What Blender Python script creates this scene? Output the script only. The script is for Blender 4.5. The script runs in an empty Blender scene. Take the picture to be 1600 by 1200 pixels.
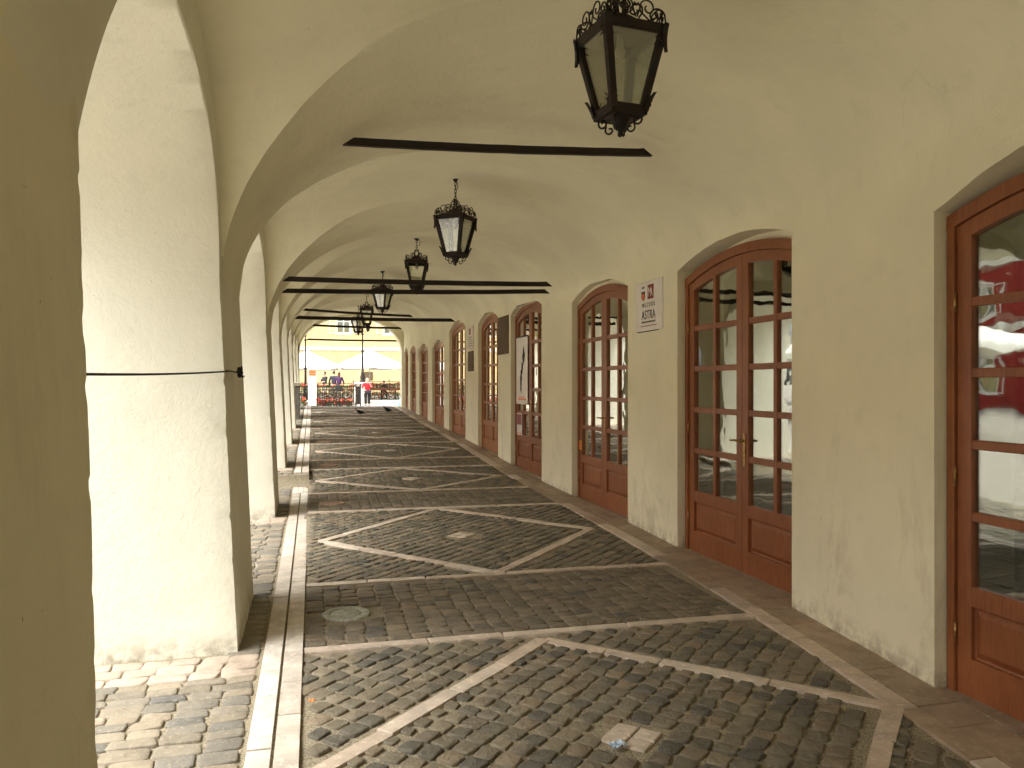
import bpy, bmesh, math, random
from mathutils import Vector, Matrix, noise
R = math.radians
random.seed(11)
S = bpy.context.scene
C = S.collection

# ------------------------------------------------------------------ camera
CAM_YAW = math.atan(312 / 1240.0)
cd = bpy.data.cameras.new('camera'); cam = bpy.data.objects.new('camera', cd); C.objects.link(cam)
cam.location = (0, 0, 1.5); cam.rotation_euler = (R(90), 0, -CAM_YAW)
cd.sensor_width = 36; cd.lens = 36 * 1240 / 1600.0; cd.clip_start = 0.05; cd.clip_end = 1500
S.camera = cam

# ------------------------------------------------------------------ light
w = bpy.data.worlds.new('World'); S.world = w; w.use_nodes = True
nt = w.node_tree; nt.nodes.clear()
sky = nt.nodes.new('ShaderNodeTexSky'); sky.sky_type = 'NISHITA'; sky.sun_disc = False
SUN_EL, SUN_AZ = R(56), R(-108)          # azimuth measured from +Y towards +X
sky.sun_elevation = SUN_EL; sky.sun_rotation = SUN_AZ
sky.air_density = 1.0; sky.dust_density = 6.0; sky.ozone_density = 0.6
hs = nt.nodes.new('ShaderNodeHueSaturation'); hs.inputs['Saturation'].default_value = 0.15   # thin white overcast
bg = nt.nodes.new('ShaderNodeBackground'); bg.inputs['Strength'].default_value = 0.15
wo = nt.nodes.new('ShaderNodeOutputWorld')
nt.links.new(sky.outputs[0], hs.inputs['Color']); nt.links.new(hs.outputs[0], bg.inputs[0]); nt.links.new(bg.outputs[0], wo.inputs[0])
sd = bpy.data.lights.new('sun', 'SUN'); sd.energy = 0.5; sd.angle = R(55); sd.color = (1.0, 0.97, 0.88)
sun = bpy.data.objects.new('sun', sd); C.objects.link(sun)
sdir = Vector((math.sin(SUN_AZ) * math.cos(SUN_EL), math.cos(SUN_AZ) * math.cos(SUN_EL), math.sin(SUN_EL)))
sun.rotation_euler = sdir.to_track_quat('Z', 'Y').to_euler(); sun.location = sdir * 50
V = S.view_settings; V.view_transform = 'Standard'; V.look = 'None'; V.gamma = 1.0; V.use_curve_mapping = False
V.exposure = 2.03
S.render.engine = 'CYCLES'
S.cycles.max_bounces = 10; S.cycles.diffuse_bounces = 8; S.cycles.transparent_max_bounces = 16

# ------------------------------------------------------------------ measured layout (metres)
def lerp_tab(t, x):
    if x <= t[0][0]: return t[0][1]
    for (a, b), (c, d) in zip(t, t[1:]):
        if x <= c: return b + (d - b) * (x - a) / (c - a)
    return t[-1][1]
ZT = [(-9, 0), (6.5, 0), (7.8, .02), (10.9, .07), (12.7, .13), (15.3, .23), (18.5, .33), (19.6, .37), (22.9, .44), (26, .56), (28.8, .64), (31, .66)]
def Zf(Y): return lerp_tab(ZT, Y)
def Xw(Y):
    if Y >= 8: return 3.25
    if Y >= 2: return 3.25 - .013 * (8 - Y) ** 2
    return 3.25 - .013 * 36 - .05 * (2 - Y)
PIERS = [(-4.2, -3.0), (.3, 1.86), (4.65, 5.9), (9.2, 10.3), (12.8, 13.8), (16.6, 17.6), (20.4, 21.4), (24.2, 25.2), (28.0, 29.2)]
XL = -.495; ZS = 2.1; ZR = 2.66; END = 29.2
def gnd(Y): return lerp_tab([(-60, -.04), (11, -.04), (25, .22), (46, .19), (49, .2), (55, .39), (75, .5), (500, .5)], Y)

# ------------------------------------------------------------------ helpers
def prop(o, label=None, cat=None, group=None, kind=None):
    if label: o['label'] = label
    if cat: o['category'] = cat
    if group: o['group'] = group
    if kind: o['kind'] = kind
    return o
def empty(name, loc=(0, 0, 0), rz=0, label=None, cat=None, group=None, scale=(1, 1, 1)):
    o = bpy.data.objects.new(name, None); C.objects.link(o); o.empty_display_size = .2
    o.location = loc; o.rotation_euler = (0, 0, rz); o.scale = scale
    return prop(o, label, cat, group)
def link(name, me, parent=None, mat=None, loc=None, rz=0):
    o = bpy.data.objects.new(name, me); C.objects.link(o)
    if mat and not me.materials: me.materials.append(mat)
    if parent: o.parent = parent
    if loc is not None: o.location = loc
    if rz: o.rotation_euler = (0, 0, rz)
    return o
def mesh(name, vs, fs, smooth=False):
    me = bpy.data.meshes.new(name); me.from_pydata([tuple(v) for v in vs], [], fs); me.update()
    if smooth:
        me.polygons.foreach_set('use_smooth', [True] * len(me.polygons))
    return me
class MB:
    def __init__(s): s.v = []; s.f = []; s.sm = []
    def add(s, vs, fs, smooth=False):
        n = len(s.v); s.v += [tuple(v) for v in vs]; s.f += [tuple(i + n for i in f) for f in fs]; s.sm += [smooth] * len(fs); return s
    def box(s, x0, y0, z0, x1, y1, z1, bev=0):
        if bev <= 0:
            vs = [(x, y, z) for z in (z0, z1) for x, y in ((x0, y0), (x1, y0), (x1, y1), (x0, y1))]
            return s.add(vs, [(3, 2, 1, 0), (4, 5, 6, 7), (0, 1, 5, 4), (1, 2, 6, 5), (2, 3, 7, 6), (3, 0, 4, 7)])
        b = bev
        def ring(z, i):
            return [(x0 + i, y0 + b, z), (x0 + b, y0 + i, z), (x1 - b, y0 + i, z), (x1 - i, y0 + b, z), (x1 - i, y1 - b, z), (x1 - b, y1 - i, z), (x0 + b, y1 - i, z), (x0 + i, y1 - b, z)]
        vs = ring(z0, b) + ring(z0 + b, 0) + ring(z1 - b, 0) + ring(z1, b)
        fs = [tuple(range(7, -1, -1)), tuple(range(24, 32))]
        for k in range(3):
            for j in range(8): fs.append((k * 8 + j, k * 8 + (j + 1) % 8, k * 8 + 8 + (j + 1) % 8, k * 8 + 8 + j))
        return s.add(vs, fs)
    def tube(s, pts, r, n=8, closed=False, cap=True):
        pts = [Vector(p) for p in pts]; m = len(pts); rs = r if isinstance(r, (list, tuple)) else [r] * m
        vs = []; up = None
        for i, p in enumerate(pts):
            a = pts[(i - 1) % m] if (i or closed) else p; b = pts[(i + 1) % m] if (i < m - 1 or closed) else p
            t = (b - a); t = t.normalized() if t.length > 1e-9 else Vector((0, 0, 1))
            if up is None:
                up = Vector((0, 0, 1)) if abs(t.z) < .9 else Vector((1, 0, 0))
            u = t.cross(up).normalized(); v = u.cross(t).normalized(); up = v
            for k in range(n):
                q = 2 * math.pi * k / n; vs.append(p + (u * math.cos(q) + v * math.sin(q)) * rs[i])
        fs = []
        for i in range(m if closed else m - 1):
            for k in range(n):
                a = i * n + k; b = i * n + (k + 1) % n; c = ((i + 1) % m) * n + (k + 1) % n; d = ((i + 1) % m) * n + k
                fs.append((a, b, c, d))
        if cap and not closed: fs += [tuple(range(n - 1, -1, -1)), tuple(range((m - 1) * n, m * n))]
        return s.add(vs, fs, True)
    def lathe(s, prof, n=16, c=(0, 0, 0), sx=1, sy=1):
        vs = []
        for r, z in prof:
            for k in range(n):
                q = 2 * math.pi * k / n; vs.append((c[0] + r * math.cos(q) * sx, c[1] + r * math.sin(q) * sy, c[2] + z))
        fs = []
        for i in range(len(prof) - 1):
            for k in range(n):
                a = i * n + k; b = i * n + (k + 1) % n; fs.append((a, b, b + n, a + n))
        fs += [tuple(range(n - 1, -1, -1)), tuple(range((len(prof) - 1) * n, len(prof) * n))]
        return s.add(vs, fs, True)
    def ell(s, c, r, n=12, m=8, rot=None):
        vs = []; c = Vector(c)
        for i in range(m + 1):
            a = math.pi * i / m
            for k in range(n):
                q = 2 * math.pi * k / n
                v = Vector((r[0] * math.sin(a) * math.cos(q), r[1] * math.sin(a) * math.sin(q), -r[2] * math.cos(a)))
                if rot: v = rot @ v
                vs.append(c + v)
        fs = [(i * n + k, i * n + (k + 1) % n, (i + 1) * n + (k + 1) % n, (i + 1) * n + k) for i in range(m) for k in range(n)]
        return s.add(vs, fs, True)
    def me(s, name):
        me = bpy.data.meshes.new(name); me.from_pydata(s.v, [], s.f); me.polygons.foreach_set('use_smooth', s.sm); me.update(); return me
    def build(s, name, mat, parent=None, loc=None, rz=0): return link(name, s.me(name), parent, mat, loc, rz)

# ------------------------------------------------------------------ materials
def newmat(name):
    m = bpy.data.materials.new(name); m.use_nodes = True; n = m.node_tree; n.nodes.clear()
    o = n.nodes.new('ShaderNodeOutputMaterial'); b = n.nodes.new('ShaderNodeBsdfPrincipled'); n.links.new(b.outputs[0], o.inputs[0])
    return m, n, b, o
def N(n, t, **k):
    x = n.nodes.new(t)
    for a, b in k.items():
        if a[0].isupper(): x.inputs[a.replace('_', ' ')].default_value = b
        else: setattr(x, a, b)
    return x
def ramp(n, stops, src):
    r = n.nodes.new('ShaderNodeValToRGB'); e = r.color_ramp.elements
    while len(e) < len(stops): e.new(.5)
    for i, (p, c) in enumerate(stops): e[i].position = p; e[i].color = c if len(c) == 4 else (*c, 1)
    n.links.new(src, r.inputs[0]); return r.outputs[0]
def mixc(n, a, b, f, bt='MIX'):
    m = n.nodes.new('ShaderNodeMix'); m.data_type = 'RGBA'; m.blend_type = bt
    for i, v in ((6, a), (7, b), (0, f)):
        if hasattr(v, 'is_output'): n.links.new(v, m.inputs[i])
        else: m.inputs[i].default_value = v if i == 0 else (*v, 1)
    return m.outputs[2]
def obj_co(n): return n.nodes.new('ShaderNodeNewGeometry').outputs['Position']
def nz(n, co, scale, detail=4, rough=.55, dist=0):
    x = N(n, 'ShaderNodeTexNoise', Scale=scale, Detail=detail, Roughness=rough, Distortion=dist); n.links.new(co, x.inputs['Vector']); return x.outputs['Fac']
def bump(n, b, h, s, d, prev=None):
    x = N(n, 'ShaderNodeBump', Strength=s, Distance=d); n.links.new(h, x.inputs['Height'])
    if prev: n.links.new(prev, x.inputs['Normal'])
    n.links.new(x.outputs[0], b.inputs['Normal']); return x.outputs[0]

def plaster(name, base=(.81, .774, .575), stain=0.0, rust=0.0):
    m, n, b, o = newmat(name); co = obj_co(n)
    big = nz(n, co, .9, 5, .6); mid = nz(n, co, 5, 5, .6); fin = nz(n, co, 90, 3, .6); lump = nz(n, co, 28, 4, .55)
    c = mixc(n, tuple(x * .93 for x in base), tuple(min(1, x * 1.05) for x in base), ramp(n, [(.35, (0, 0, 0)), (.65, (1, 1, 1))], big))
    c = mixc(n, c, tuple(x * .84 for x in base), ramp(n, [(.56, (0, 0, 0)), (.78, (.55, .55, .55))], mid))
    sc = nz(n, co, 55, 2, .5)
    c = mixc(n, c, (.20, .17, .12), ramp(n, [(.765, (0, 0, 0)), (.80, (.7, .7, .7))], sc))
    if stain:      # scuffs and splashes where people and feet touch the wall
        sx = n.nodes.new('ShaderNodeSeparateXYZ'); n.links.new(co, sx.inputs[0])
        mp = N(n, 'ShaderNodeMapping'); mp.inputs['Scale'].default_value = (1, 1, .45); n.links.new(co, mp.inputs[0])
        s = nz(n, mp.outputs[0], 2.3, 8, .72, .6)
        zr = N(n, 'ShaderNodeMapRange', From_Min=1.35, From_Max=.35, To_Min=0, To_Max=1); n.links.new(sx.outputs[2], zr.inputs[0])
        mm = N(n, 'ShaderNodeMath', operation='MULTIPLY'); n.links.new(ramp(n, [(.54, (0, 0, 0)), (.72, (1, 1, 1))], s), mm.inputs[0]); n.links.new(zr.outputs[0], mm.inputs[1])
        m2 = N(n, 'ShaderNodeMath', operation='MULTIPLY'); m2.inputs[1].default_value = stain; n.links.new(mm.outputs[0], m2.inputs[0])
        c = mixc(n, c, (.33, .25, .14), m2.outputs[0])
        s3 = nz(n, co, 9, 6, .7)      # splash line of dirt along the foot of the wall
        z3 = N(n, 'ShaderNodeMapRange', From_Min=.16, From_Max=.0, To_Min=0, To_Max=.8); n.links.new(sx.outputs[2], z3.inputs[0])
        m4 = N(n, 'ShaderNodeMath', operation='MULTIPLY'); n.links.new(ramp(n, [(.42, (0, 0, 0)), (.6, (1, 1, 1))], s3), m4.inputs[0]); n.links.new(z3.outputs[0], m4.inputs[1])
        c = mixc(n, c, (.30, .25, .17), m4.outputs[0])
    if rust:
        mp = N(n, 'ShaderNodeMapping'); mp.inputs['Scale'].default_value = (4, 4, .8); n.links.new(co, mp.inputs[0])
        s = nz(n, mp.outputs[0], 1.6, 6, .7, .5)
        m3 = N(n, 'ShaderNodeMath', operation='MULTIPLY'); m3.inputs[1].default_value = rust; n.links.new(ramp(n, [(.52, (0, 0, 0)), (.75, (1, 1, 1))], s), m3.inputs[0])
        c = mixc(n, c, (.42, .26, .10), m3.outputs[0])
    n.links.new(c, b.inputs['Base Color']); b.inputs['Roughness'].default_value = .92; b.inputs['Specular IOR Level'].default_value = .2
    vo = N(n, 'ShaderNodeTexVoronoi', feature='DISTANCE_TO_EDGE', Scale=.8); wv = N(n, 'ShaderNodeVectorMath', operation='ADD')
    wn = N(n, 'ShaderNodeTexNoise', Scale=2.2, Detail=5); n.links.new(co, wn.inputs['Vector']); n.links.new(co, wv.inputs[0]); n.links.new(wn.outputs['Color'], wv.inputs[1]); n.links.new(wv.outputs[0], vo.inputs['Vector'])
    cr = N(n, 'ShaderNodeMath', operation='MULTIPLY'); n.links.new(ramp(n, [(0, (1, 1, 1)), (.0035, (0, 0, 0))], vo.outputs['Distance']), cr.inputs[0]); n.links.new(ramp(n, [(.55, (0, 0, 0)), (.68, (.28, .28, .28))], nz(n, co, .7, 3, .5)), cr.inputs[1])
    c = mixc(n, c, (.30, .26, .17), cr.outputs[0]); n.links.new(c, b.inputs['Base Color'])
    p = bump(n, b, lump, .28, .010); p = bump(n, b, fin, .45, .004, p); bump(n, b, mid, .22, .02, p)
    return m
def stone(name, cols, rough=.75, grain=60, bumpd=.004, island=True, spots=0, spec=.35):
    m, n, b, o = newmat(name); co = obj_co(n)
    oi = n.nodes.new('ShaderNodeObjectInfo'); g = n.nodes.new('ShaderNodeNewGeometry')
    ad = N(n, 'ShaderNodeMath', operation='ADD'); n.links.new(oi.outputs['Random'], ad.inputs[0]); n.links.new(g.outputs['Random Per Island'], ad.inputs[1])
    fr = N(n, 'ShaderNodeMath', operation='FRACT'); n.links.new(ad.outputs[0], fr.inputs[0])
    r = n.nodes.new('ShaderNodeValToRGB'); e = r.color_ramp.elements
    while len(e) < len(cols): e.new(.5)
    for i, c in enumerate(cols): e[i].position = i / (len(cols) - 1); e[i].color = (*c, 1)
    n.links.new(fr.outputs[0], r.inputs[0])
    f1 = nz(n, co, grain, 5, .65); f2 = nz(n, co, 7, 5, .6)
    c = mixc(n, r.outputs[0], (.5, .5, .5), .55, 'MULTIPLY')
    c = mixc(n, r.outputs[0], c, ramp(n, [(.40, (0, 0, 0)), (.66, (1, 1, 1))], f2))
    c = mixc(n, c, tuple(x * 1.7 for x in cols[len(cols) // 2]), ramp(n, [(.55, (0, 0, 0)), (.75, (.5, .5, .5))], f1))
    if spots:
        f3 = nz(n, co, 38, 3, .5); c = mixc(n, c, (.09, .07, .045), ramp(n, [(.68, (0, 0, 0)), (.74, (spots, spots, spots))], f3))
        f4 = nz(n, co, 2.2, 6, .7); c = mixc(n, c, (.45, .27, .14), ramp(n, [(.56, (0, 0, 0)), (.74, (spots * .6,) * 3)], f4))
    n.links.new(c, b.inputs['Base Color']); b.inputs['Roughness'].default_value = rough; b.inputs['Specular IOR Level'].default_value = spec
    p = bump(n, b, f1, .6, bumpd); bump(n, b, nz(n, co, 26, 5, .65), .7, bumpd * 3, p)
    return m
def simple(name, col, rough=.6, metal=0, var=.15, grain=30, b_=.25, bd=.003, spec=.5, mix2=None):
    m, n, b, o = newmat(name); co = obj_co(n); f = nz(n, co, grain, 4, .6)
    c2 = mix2 or tuple(x * (1 - var * 2) for x in col)
    c = mixc(n, c2, tuple(min(1, x * (1 + var * .6)) for x in col), ramp(n, [(.35, (0, 0, 0)), (.62, (1, 1, 1))], f))
    n.links.new(c, b.inputs['Base Color']); b.inputs['Roughness'].default_value = rough; b.inputs['Metallic'].default_value = metal
    b.inputs['Specular IOR Level'].default_value = spec
    if b_: bump(n, b, f, b_, bd)
    return m
def wood(name, a=(.29, .100, .034), c2=(.185, .056, .018)):
    m, n, b, o = newmat(name); co = obj_co(n)
    mp = N(n, 'ShaderNodeMapping'); mp.inputs['Scale'].default_value = (14, 14, 1.3); n.links.new(co, mp.inputs[0])
    g = nz(n, mp.outputs[0], 5, 7, .65, .4); big = nz(n, co, 1.7, 4, .6)
    c = mixc(n, c2, a, ramp(n, [(.3, (0, 0, 0)), (.68, (1, 1, 1))], g)); c = mixc(n, c, tuple(x * 1.25 for x in a), ramp(n, [(.5, (0, 0, 0)), (.75, (.7, .7, .7))], big))
    n.links.new(c, b.inputs['Base Color']); b.inputs['Roughness'].default_value = .42; b.inputs['Specular IOR Level'].default_value = .45
    bump(n, b, g, .12, .002); return m
def window_glass(name, refl=.15, tint=(.85, .9, .85)):
    m, n, b, o = newmat(name); n.nodes.remove(b); co = obj_co(n)
    gl = N(n, 'ShaderNodeBsdfGlossy'); gl.inputs['Roughness'].default_value = .012; gl.inputs['Color'].default_value = (.97, .98, .95, 1)
    tr = N(n, 'ShaderNodeBsdfTransparent'); tr.inputs['Color'].default_value = (*tint, 1)
    bp = N(n, 'ShaderNodeBump', Strength=.03, Distance=.05); n.links.new(nz(n, co, 3.2, 2, .5), bp.inputs['Height']); n.links.new(bp.outputs[0], gl.inputs['Normal'])
    fr = N(n, 'ShaderNodeFresnel', IOR=1.5); mr = N(n, 'ShaderNodeMapRange', From_Min=.04, From_Max=.24, To_Min=refl, To_Max=.85); n.links.new(fr.outputs[0], mr.inputs[0])
    mx = n.nodes.new('ShaderNodeMixShader'); n.links.new(mr.outputs[0], mx.inputs[0]); n.links.new(tr.outputs[0], mx.inputs[1]); n.links.new(gl.outputs[0], mx.inputs[2]); n.links.new(mx.outputs[0], o.inputs[0])
    return m

M = {}
M['plaster'] = plaster('cream_plaster')
M['plaster_wall'] = plaster('cream_plaster_scuffed', stain=.55)
M['plaster_pier'] = plaster('cream_plaster_pier', base=(.79, .775, .645), stain=.22)
M['plaster_pier_rust'] = plaster('cream_plaster_rust_marks', base=(.80, .76, .575), stain=.2, rust=.20)
M['cobble'] = stone('basalt_cobble', [(0.101, 0.095, 0.075), (0.213, 0.180, 0.119), (0.146, 0.129, 0.092), (0.258, 0.216, 0.145), (0.112, 0.103, 0.081), (0.190, 0.165, 0.114), (0.258, 0.201, 0.132), (0.168, 0.144, 0.106)], .72, 85, .009)
M['band_cobble'] = stone('worn_brown_cobble', [(0.209, 0.168, 0.113), (0.154, 0.128, 0.090), (0.242, 0.194, 0.131), (0.187, 0.153, 0.104), (0.110, 0.102, 0.081)], .78, 75, .009)
M['side_stone'] = stone('pale_grey_sett', [(0.270, 0.230, 0.166), (0.194, 0.178, 0.143), (0.313, 0.260, 0.184), (0.238, 0.204, 0.147), (0.140, 0.133, 0.115)], .75, 50, .004)
M['pink_tile'] = stone('pinkish_paver', [(.46, .37, .29), (.40, .32, .25), (.50, .42, .33)], .75, 40, .002, spots=.3)
M['lime'] = stone('pale_limestone', [(.58, .47, .36), (.52, .42, .33), (.60, .52, .42), (.47, .38, .30)], .6, 30, .0015, spots=.45)
M['lime_white'] = stone('white_limestone', [(.62, .56, .47), (.53, .46, .38), (.66, .61, .53), (.48, .40, .32)], .6, 30, .0015, spots=.5)
M['lime_brown'] = stone('brown_limestone', [(.36, .27, .19), (.30, .23, .165), (.40, .30, .21), (.27, .21, .15)], .65, 30, .002, spots=.5)
M['mortar'] = simple('sandy_joint_sand', (.33, .285, .20), .95, 0, .3, 120, .8, .006, .1)
M['wood'] = wood('red_brown_varnished_wood'); M['wood_far'] = wood('light_brown_varnished_wood', (.37, .15, .06), (.26, .09, .03))
M['glass'] = window_glass('door_glass')
M['lamp_glass'] = window_glass('lantern_glass', .12, (.965, .975, .93))
M['iron'] = simple('black_wrought_iron', (.012, .011, .010), .6, .1, .3, 25, .4, .002, .3, mix2=(.030, .016, .009))
M['rust_iron'] = simple('rusty_iron_sheet', (.022, .016, .012), .7, .1, .3, 14, .4, .002, .3, mix2=(.085, .034, .015))
M['brass'] = simple('aged_brass', (.42, .26, .10), .35, .9, .2, 40)
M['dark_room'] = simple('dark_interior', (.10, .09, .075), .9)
M['white_paint'] = simple('white_sign_board', (.78, .74, .68), .4, 0, .04, 8, 0)
M['brown_plaque'] = simple('dark_bronze_plaque', (.15, .105, .065), .7, 0, .25, 60, .6, .002, .1)
M['ink_red'] = simple('dark_red_print', (.22, .012, .012), .5, 0, .05, 5, 0)
M['ink_black'] = simple('black_print', (.02, .018, .016), .5, 0, .05, 5, 0)
M['ink_orange'] = simple('orange_print', (.85, .16, .03), .5, 0, .05, 5, 0)
M['paper_pink'] = simple('pale_paper', (.74, .66, .58), .6, 0, .05, 6, 0)
M['yellow_print'] = simple('yellow_sticker', (.80, .45, .04), .5, 0, .05, 6, 0)
M['yellow_wall'] = simple('yellow_render', (.60, .49, .25), .9, 0, .06, 1.5, .2, .01, .2)
M['red_wall'] = simple('red_render', (.30, .035, .028), .9, 0, .08, 1.2, .2, .01, .2)
M['white_trim'] = simple('white_render', (.78, .76, .70), .85, 0, .05, 3, .1)
M['roof_tile'] = simple('orange_roof_tile', (.50, .14, .05), .85, 0, .3, 9, .5, .03)
M['canvas'] = simple('white_canvas', (.82, .80, .74), .85, 0, .03, 8, .1)
M['square'] = stone('square_paving', [(.40, .36, .30), (.36, .33, .28), (.43, .40, .34)], .85, 8, .01)
M['stone_ped'] = simple('pale_stone', (.66, .60, .50), .85, 0, .12, 9, .5, .006)
M['dark_stone'] = simple('weathered_dark_stone', (.13, .12, .10), .85, 0, .2, 12, .5, .006)
M['manhole'] = simple('grey_green_cast_cover', (.38, .39, .32), .6, .0, .2, 40, .6, .003)
M['manhole_pink'] = simple('pink_concrete_cover', (.42, .27, .20), .8, 0, .2, 40, .6, .003)
M['leaf'] = simple('geranium_leaf', (.07, .13, .03), .6, 0, .3, 20, 0)
M['bloom'] = simple('red_blossom', (.62, .03, .015), .6, 0, .25, 20, 0)
M['bloom_orange'] = simple('orange_blossom', (.75, .16, .04), .6, 0, .25, 20, 0)
M['skin'] = simple('skin', (.58, .36, .26), .55, 0, .05, 20, 0)
M['hair_dark'] = simple('dark_brown_hair', (.03, .018, .012), .5, 0, .2, 90, .3)
M['hair_red'] = simple('auburn_hair', (.11, .04, .02), .5, 0, .2, 90, .3)
M['hair_blond'] = simple('pale_blond_hair', (.62, .50, .32), .5, 0, .15, 90, .3)
M['cloth_red'] = simple('bright_red_cloth', (.72, .015, .03), .8, 0, .1, 40, .3)
M['cloth_black'] = simple('black_cloth', (.018, .018, .02), .85, 0, .2, 40, .3)
M['cloth_purple'] = simple('purple_cloth', (.06, .02, .08), .85, 0, .2, 40, .3)
M['cloth_grey'] = simple('grey_cloth', (.04, .04, .055), .85, 0, .2, 40, .3)
M['cloth_beige'] = simple('beige_cloth', (.42, .36, .28), .85, 0, .1, 40, .3)
M['pigeon'] = simple('slate_feathers', (.022, .023, .028), .95, 0, .3, 60, .3, .003, .05)
M['pigeon_neck'] = simple('green_sheen_feathers', (.02, .05, .035), .35, .3, .3, 60, .3)
M['beak'] = simple('beak_and_feet', (.30, .07, .05), .6)
M['teal_bag'] = simple('teal_plastic', (.20, .55, .50), .35, 0, .15, 12, .6, .02)
M['wrapper_blue'] = simple('blue_white_wrapper', (.75, .80, .85), .3, 0, .1, 60, .3, .002, .6, mix2=(.03, .22, .50))
M['wrapper_orange'] = simple('orange_leaf', (.70, .22, .02), .6)
M['bulb'] = simple('milky_bulb', (.20, .19, .15), .3)

# ------------------------------------------------------------------ the vault and arcade
BAYS = []      # (yc, half, special near)
for i in range(len(PIERS) - 1):
    a, b = PIERS[i][1], PIERS[i + 1][0]; BAYS.append(((a + b) / 2, (b - a) / 2))
NEARX = .42      # the first bay's lunette starts further back on the nearest pillar
def nx_(yc, Y, base): return base + (NEARX if base > 0 and 3 < yc < 3.5 and Y < yc else 0)
def bay_of(Y, ext=0.0):
    for yc, h in BAYS:
        if abs(Y - yc) < h + nx_(yc, Y, ext): return yc, h
    return None
def open_z(Y, yc, h, k=1.0, dz=0.0, dh=0.0):
    """height of the arch opening (dh, dz grow it to the lunette's wall curve); relative to the floor"""
    dh = nx_(yc, Y, dh); u = (Y - yc) / (h + dh); u = max(-1, min(1, u)); rise = .88 * min(1, .35 + .65 * h / 1.45) + dz
    if yc < 4 and yc > 2 and u < 0: return 1.92 + (rise + .18) * (max(0, 1 - u * u)) ** .85
    return ZS + rise * max(0, 1 - abs(u) ** 2.5) ** .42
def bump_c(Y):
    pc = [(a + b) / 2 for a, b in PIERS]
    for (yc, h), p0, p1 in zip(BAYS, pc, pc[1:]):
        if p0 <= Y <= p1:
            fr = (Y - p0) / (yc - p0) if Y < yc else (p1 - Y) / (p1 - yc)
            return .5 - .5 * math.cos(math.pi * fr)
    return 0
def Xc(Y): return (XL + Xw(Y)) / 2
def crown(Y): return 3.37 + .19 * bump_c(Y)
def barrel(X, Y):
    xc = Xc(Y); hw = (Xw(Y) - XL) / 2; u = (X - xc) / hw; u = max(-1, min(1, u)); cr = crown(Y)
    if u < 0: return ZS + (cr - ZS) * math.sqrt(max(0, 1 - u * u))
    return ZR + (cr - ZR) * max(0, 1 - abs(u) ** 2.0) ** .55
def lun(X, Y, yc, h):
    z0 = open_z(Y, yc, h, dz=.21, dh=.08); f = max(0, (z0 - ZS)) / 1.0
    z = z0 + .30 * (X - XL) * min(1, f); cap = crown(Y); k = .13      # smooth minimum with the crown
    hh = max(0, min(1, .5 + .5 * (cap - z) / k)); return cap + (z - cap) * hh - k * hh * (1 - hh)
def groin(Y, yc, h):
    a, b = XL, Xc(Y)
    if lun(b, Y, yc, h) >= barrel(b, Y): return b
    for _ in range(40):
        m = (a + b) / 2
        if lun(m, Y, yc, h) > barrel(m, Y): a = m
        else: b = m
    return a
def rough(p, amp=.006, s=2.2):
    v = noise.noise_vector(Vector(p) * s) * amp + noise.noise_vector(Vector(p) * 9) * amp * .35
    return (p[0] + v.x, p[1] + v.y, p[2] + v.z)
ys = set()
y = -8.0
while y < END + 1e-6: ys.add(round(y, 3)); y += .08
for yc, h in BAYS:
    for k in range(25):
        t = math.sin(math.pi / 2 * k / 24) * (h + .08); ys.add(round(yc + t, 4)); ys.add(round(yc - t, 4))
ys = sorted(v for v in ys if v <= END)
ys = [v for i, v in enumerate(ys) if i == 0 or v - ys[i - 1] > .004]
NL, NB = 26, 72
vaultv, vaultf = [], []
rowsB = []; prevL = None
for Y in ys:
    q = bay_of(Y, .08); xg = XL
    if q: xg = groin(Y, *q)
    xc = Xc(Y); hw = (Xw(Y) - XL) / 2
    row = []; g = None
    for j in range(NB + 1):          # fixed columns; those left of the groin collapse onto it
        a = math.pi * (1 - j / NB); X = xc + hw * math.cos(a)
        if X <= xg + .004:
            if g is None: g = len(vaultv); vaultv.append(rough((xg, Y, barrel(xg, Y) + Zf(Y)), .012, .9))
            row.append(g); continue
        row.append(len(vaultv)); vaultv.append(rough((X, Y, barrel(X, Y) + Zf(Y)), .012, .9))
    rowsB.append(row)
    if q:
        rowL = []
        for j in range(NL):
            X = XL + (xg - XL) * j / NL - (.05 if j == 0 else 0)
            rowL.append(len(vaultv)); vaultv.append(rough((X, Y, lun(X, Y, *q) + Zf(Y)), .012, .9))
        rowL.append(row[0])
        if prevL and prevL[0] == q:
            for j in range(NL): vaultf.append((prevL[1][j], rowL[j], rowL[j + 1], prevL[1][j + 1]))
        prevL = (q, rowL)
    else: prevL = None
for r0, r1 in zip(rowsB, rowsB[1:]):
    for j in range(NB):
        f = []
        for v in (r0[j], r1[j], r1[j + 1], r0[j + 1]):
            if v not in f: f.append(v)
        if len(f) > 2: vaultf.append(tuple(f))
vault = link('vaulted_ceiling', mesh('vaulted_ceiling', vaultv, vaultf, True), None, M['plaster']); prop(vault, 'cream plastered barrel vault over the arcade', kind='structure')
vault.data.set_sharp_from_angle(angle=R(24))

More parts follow.
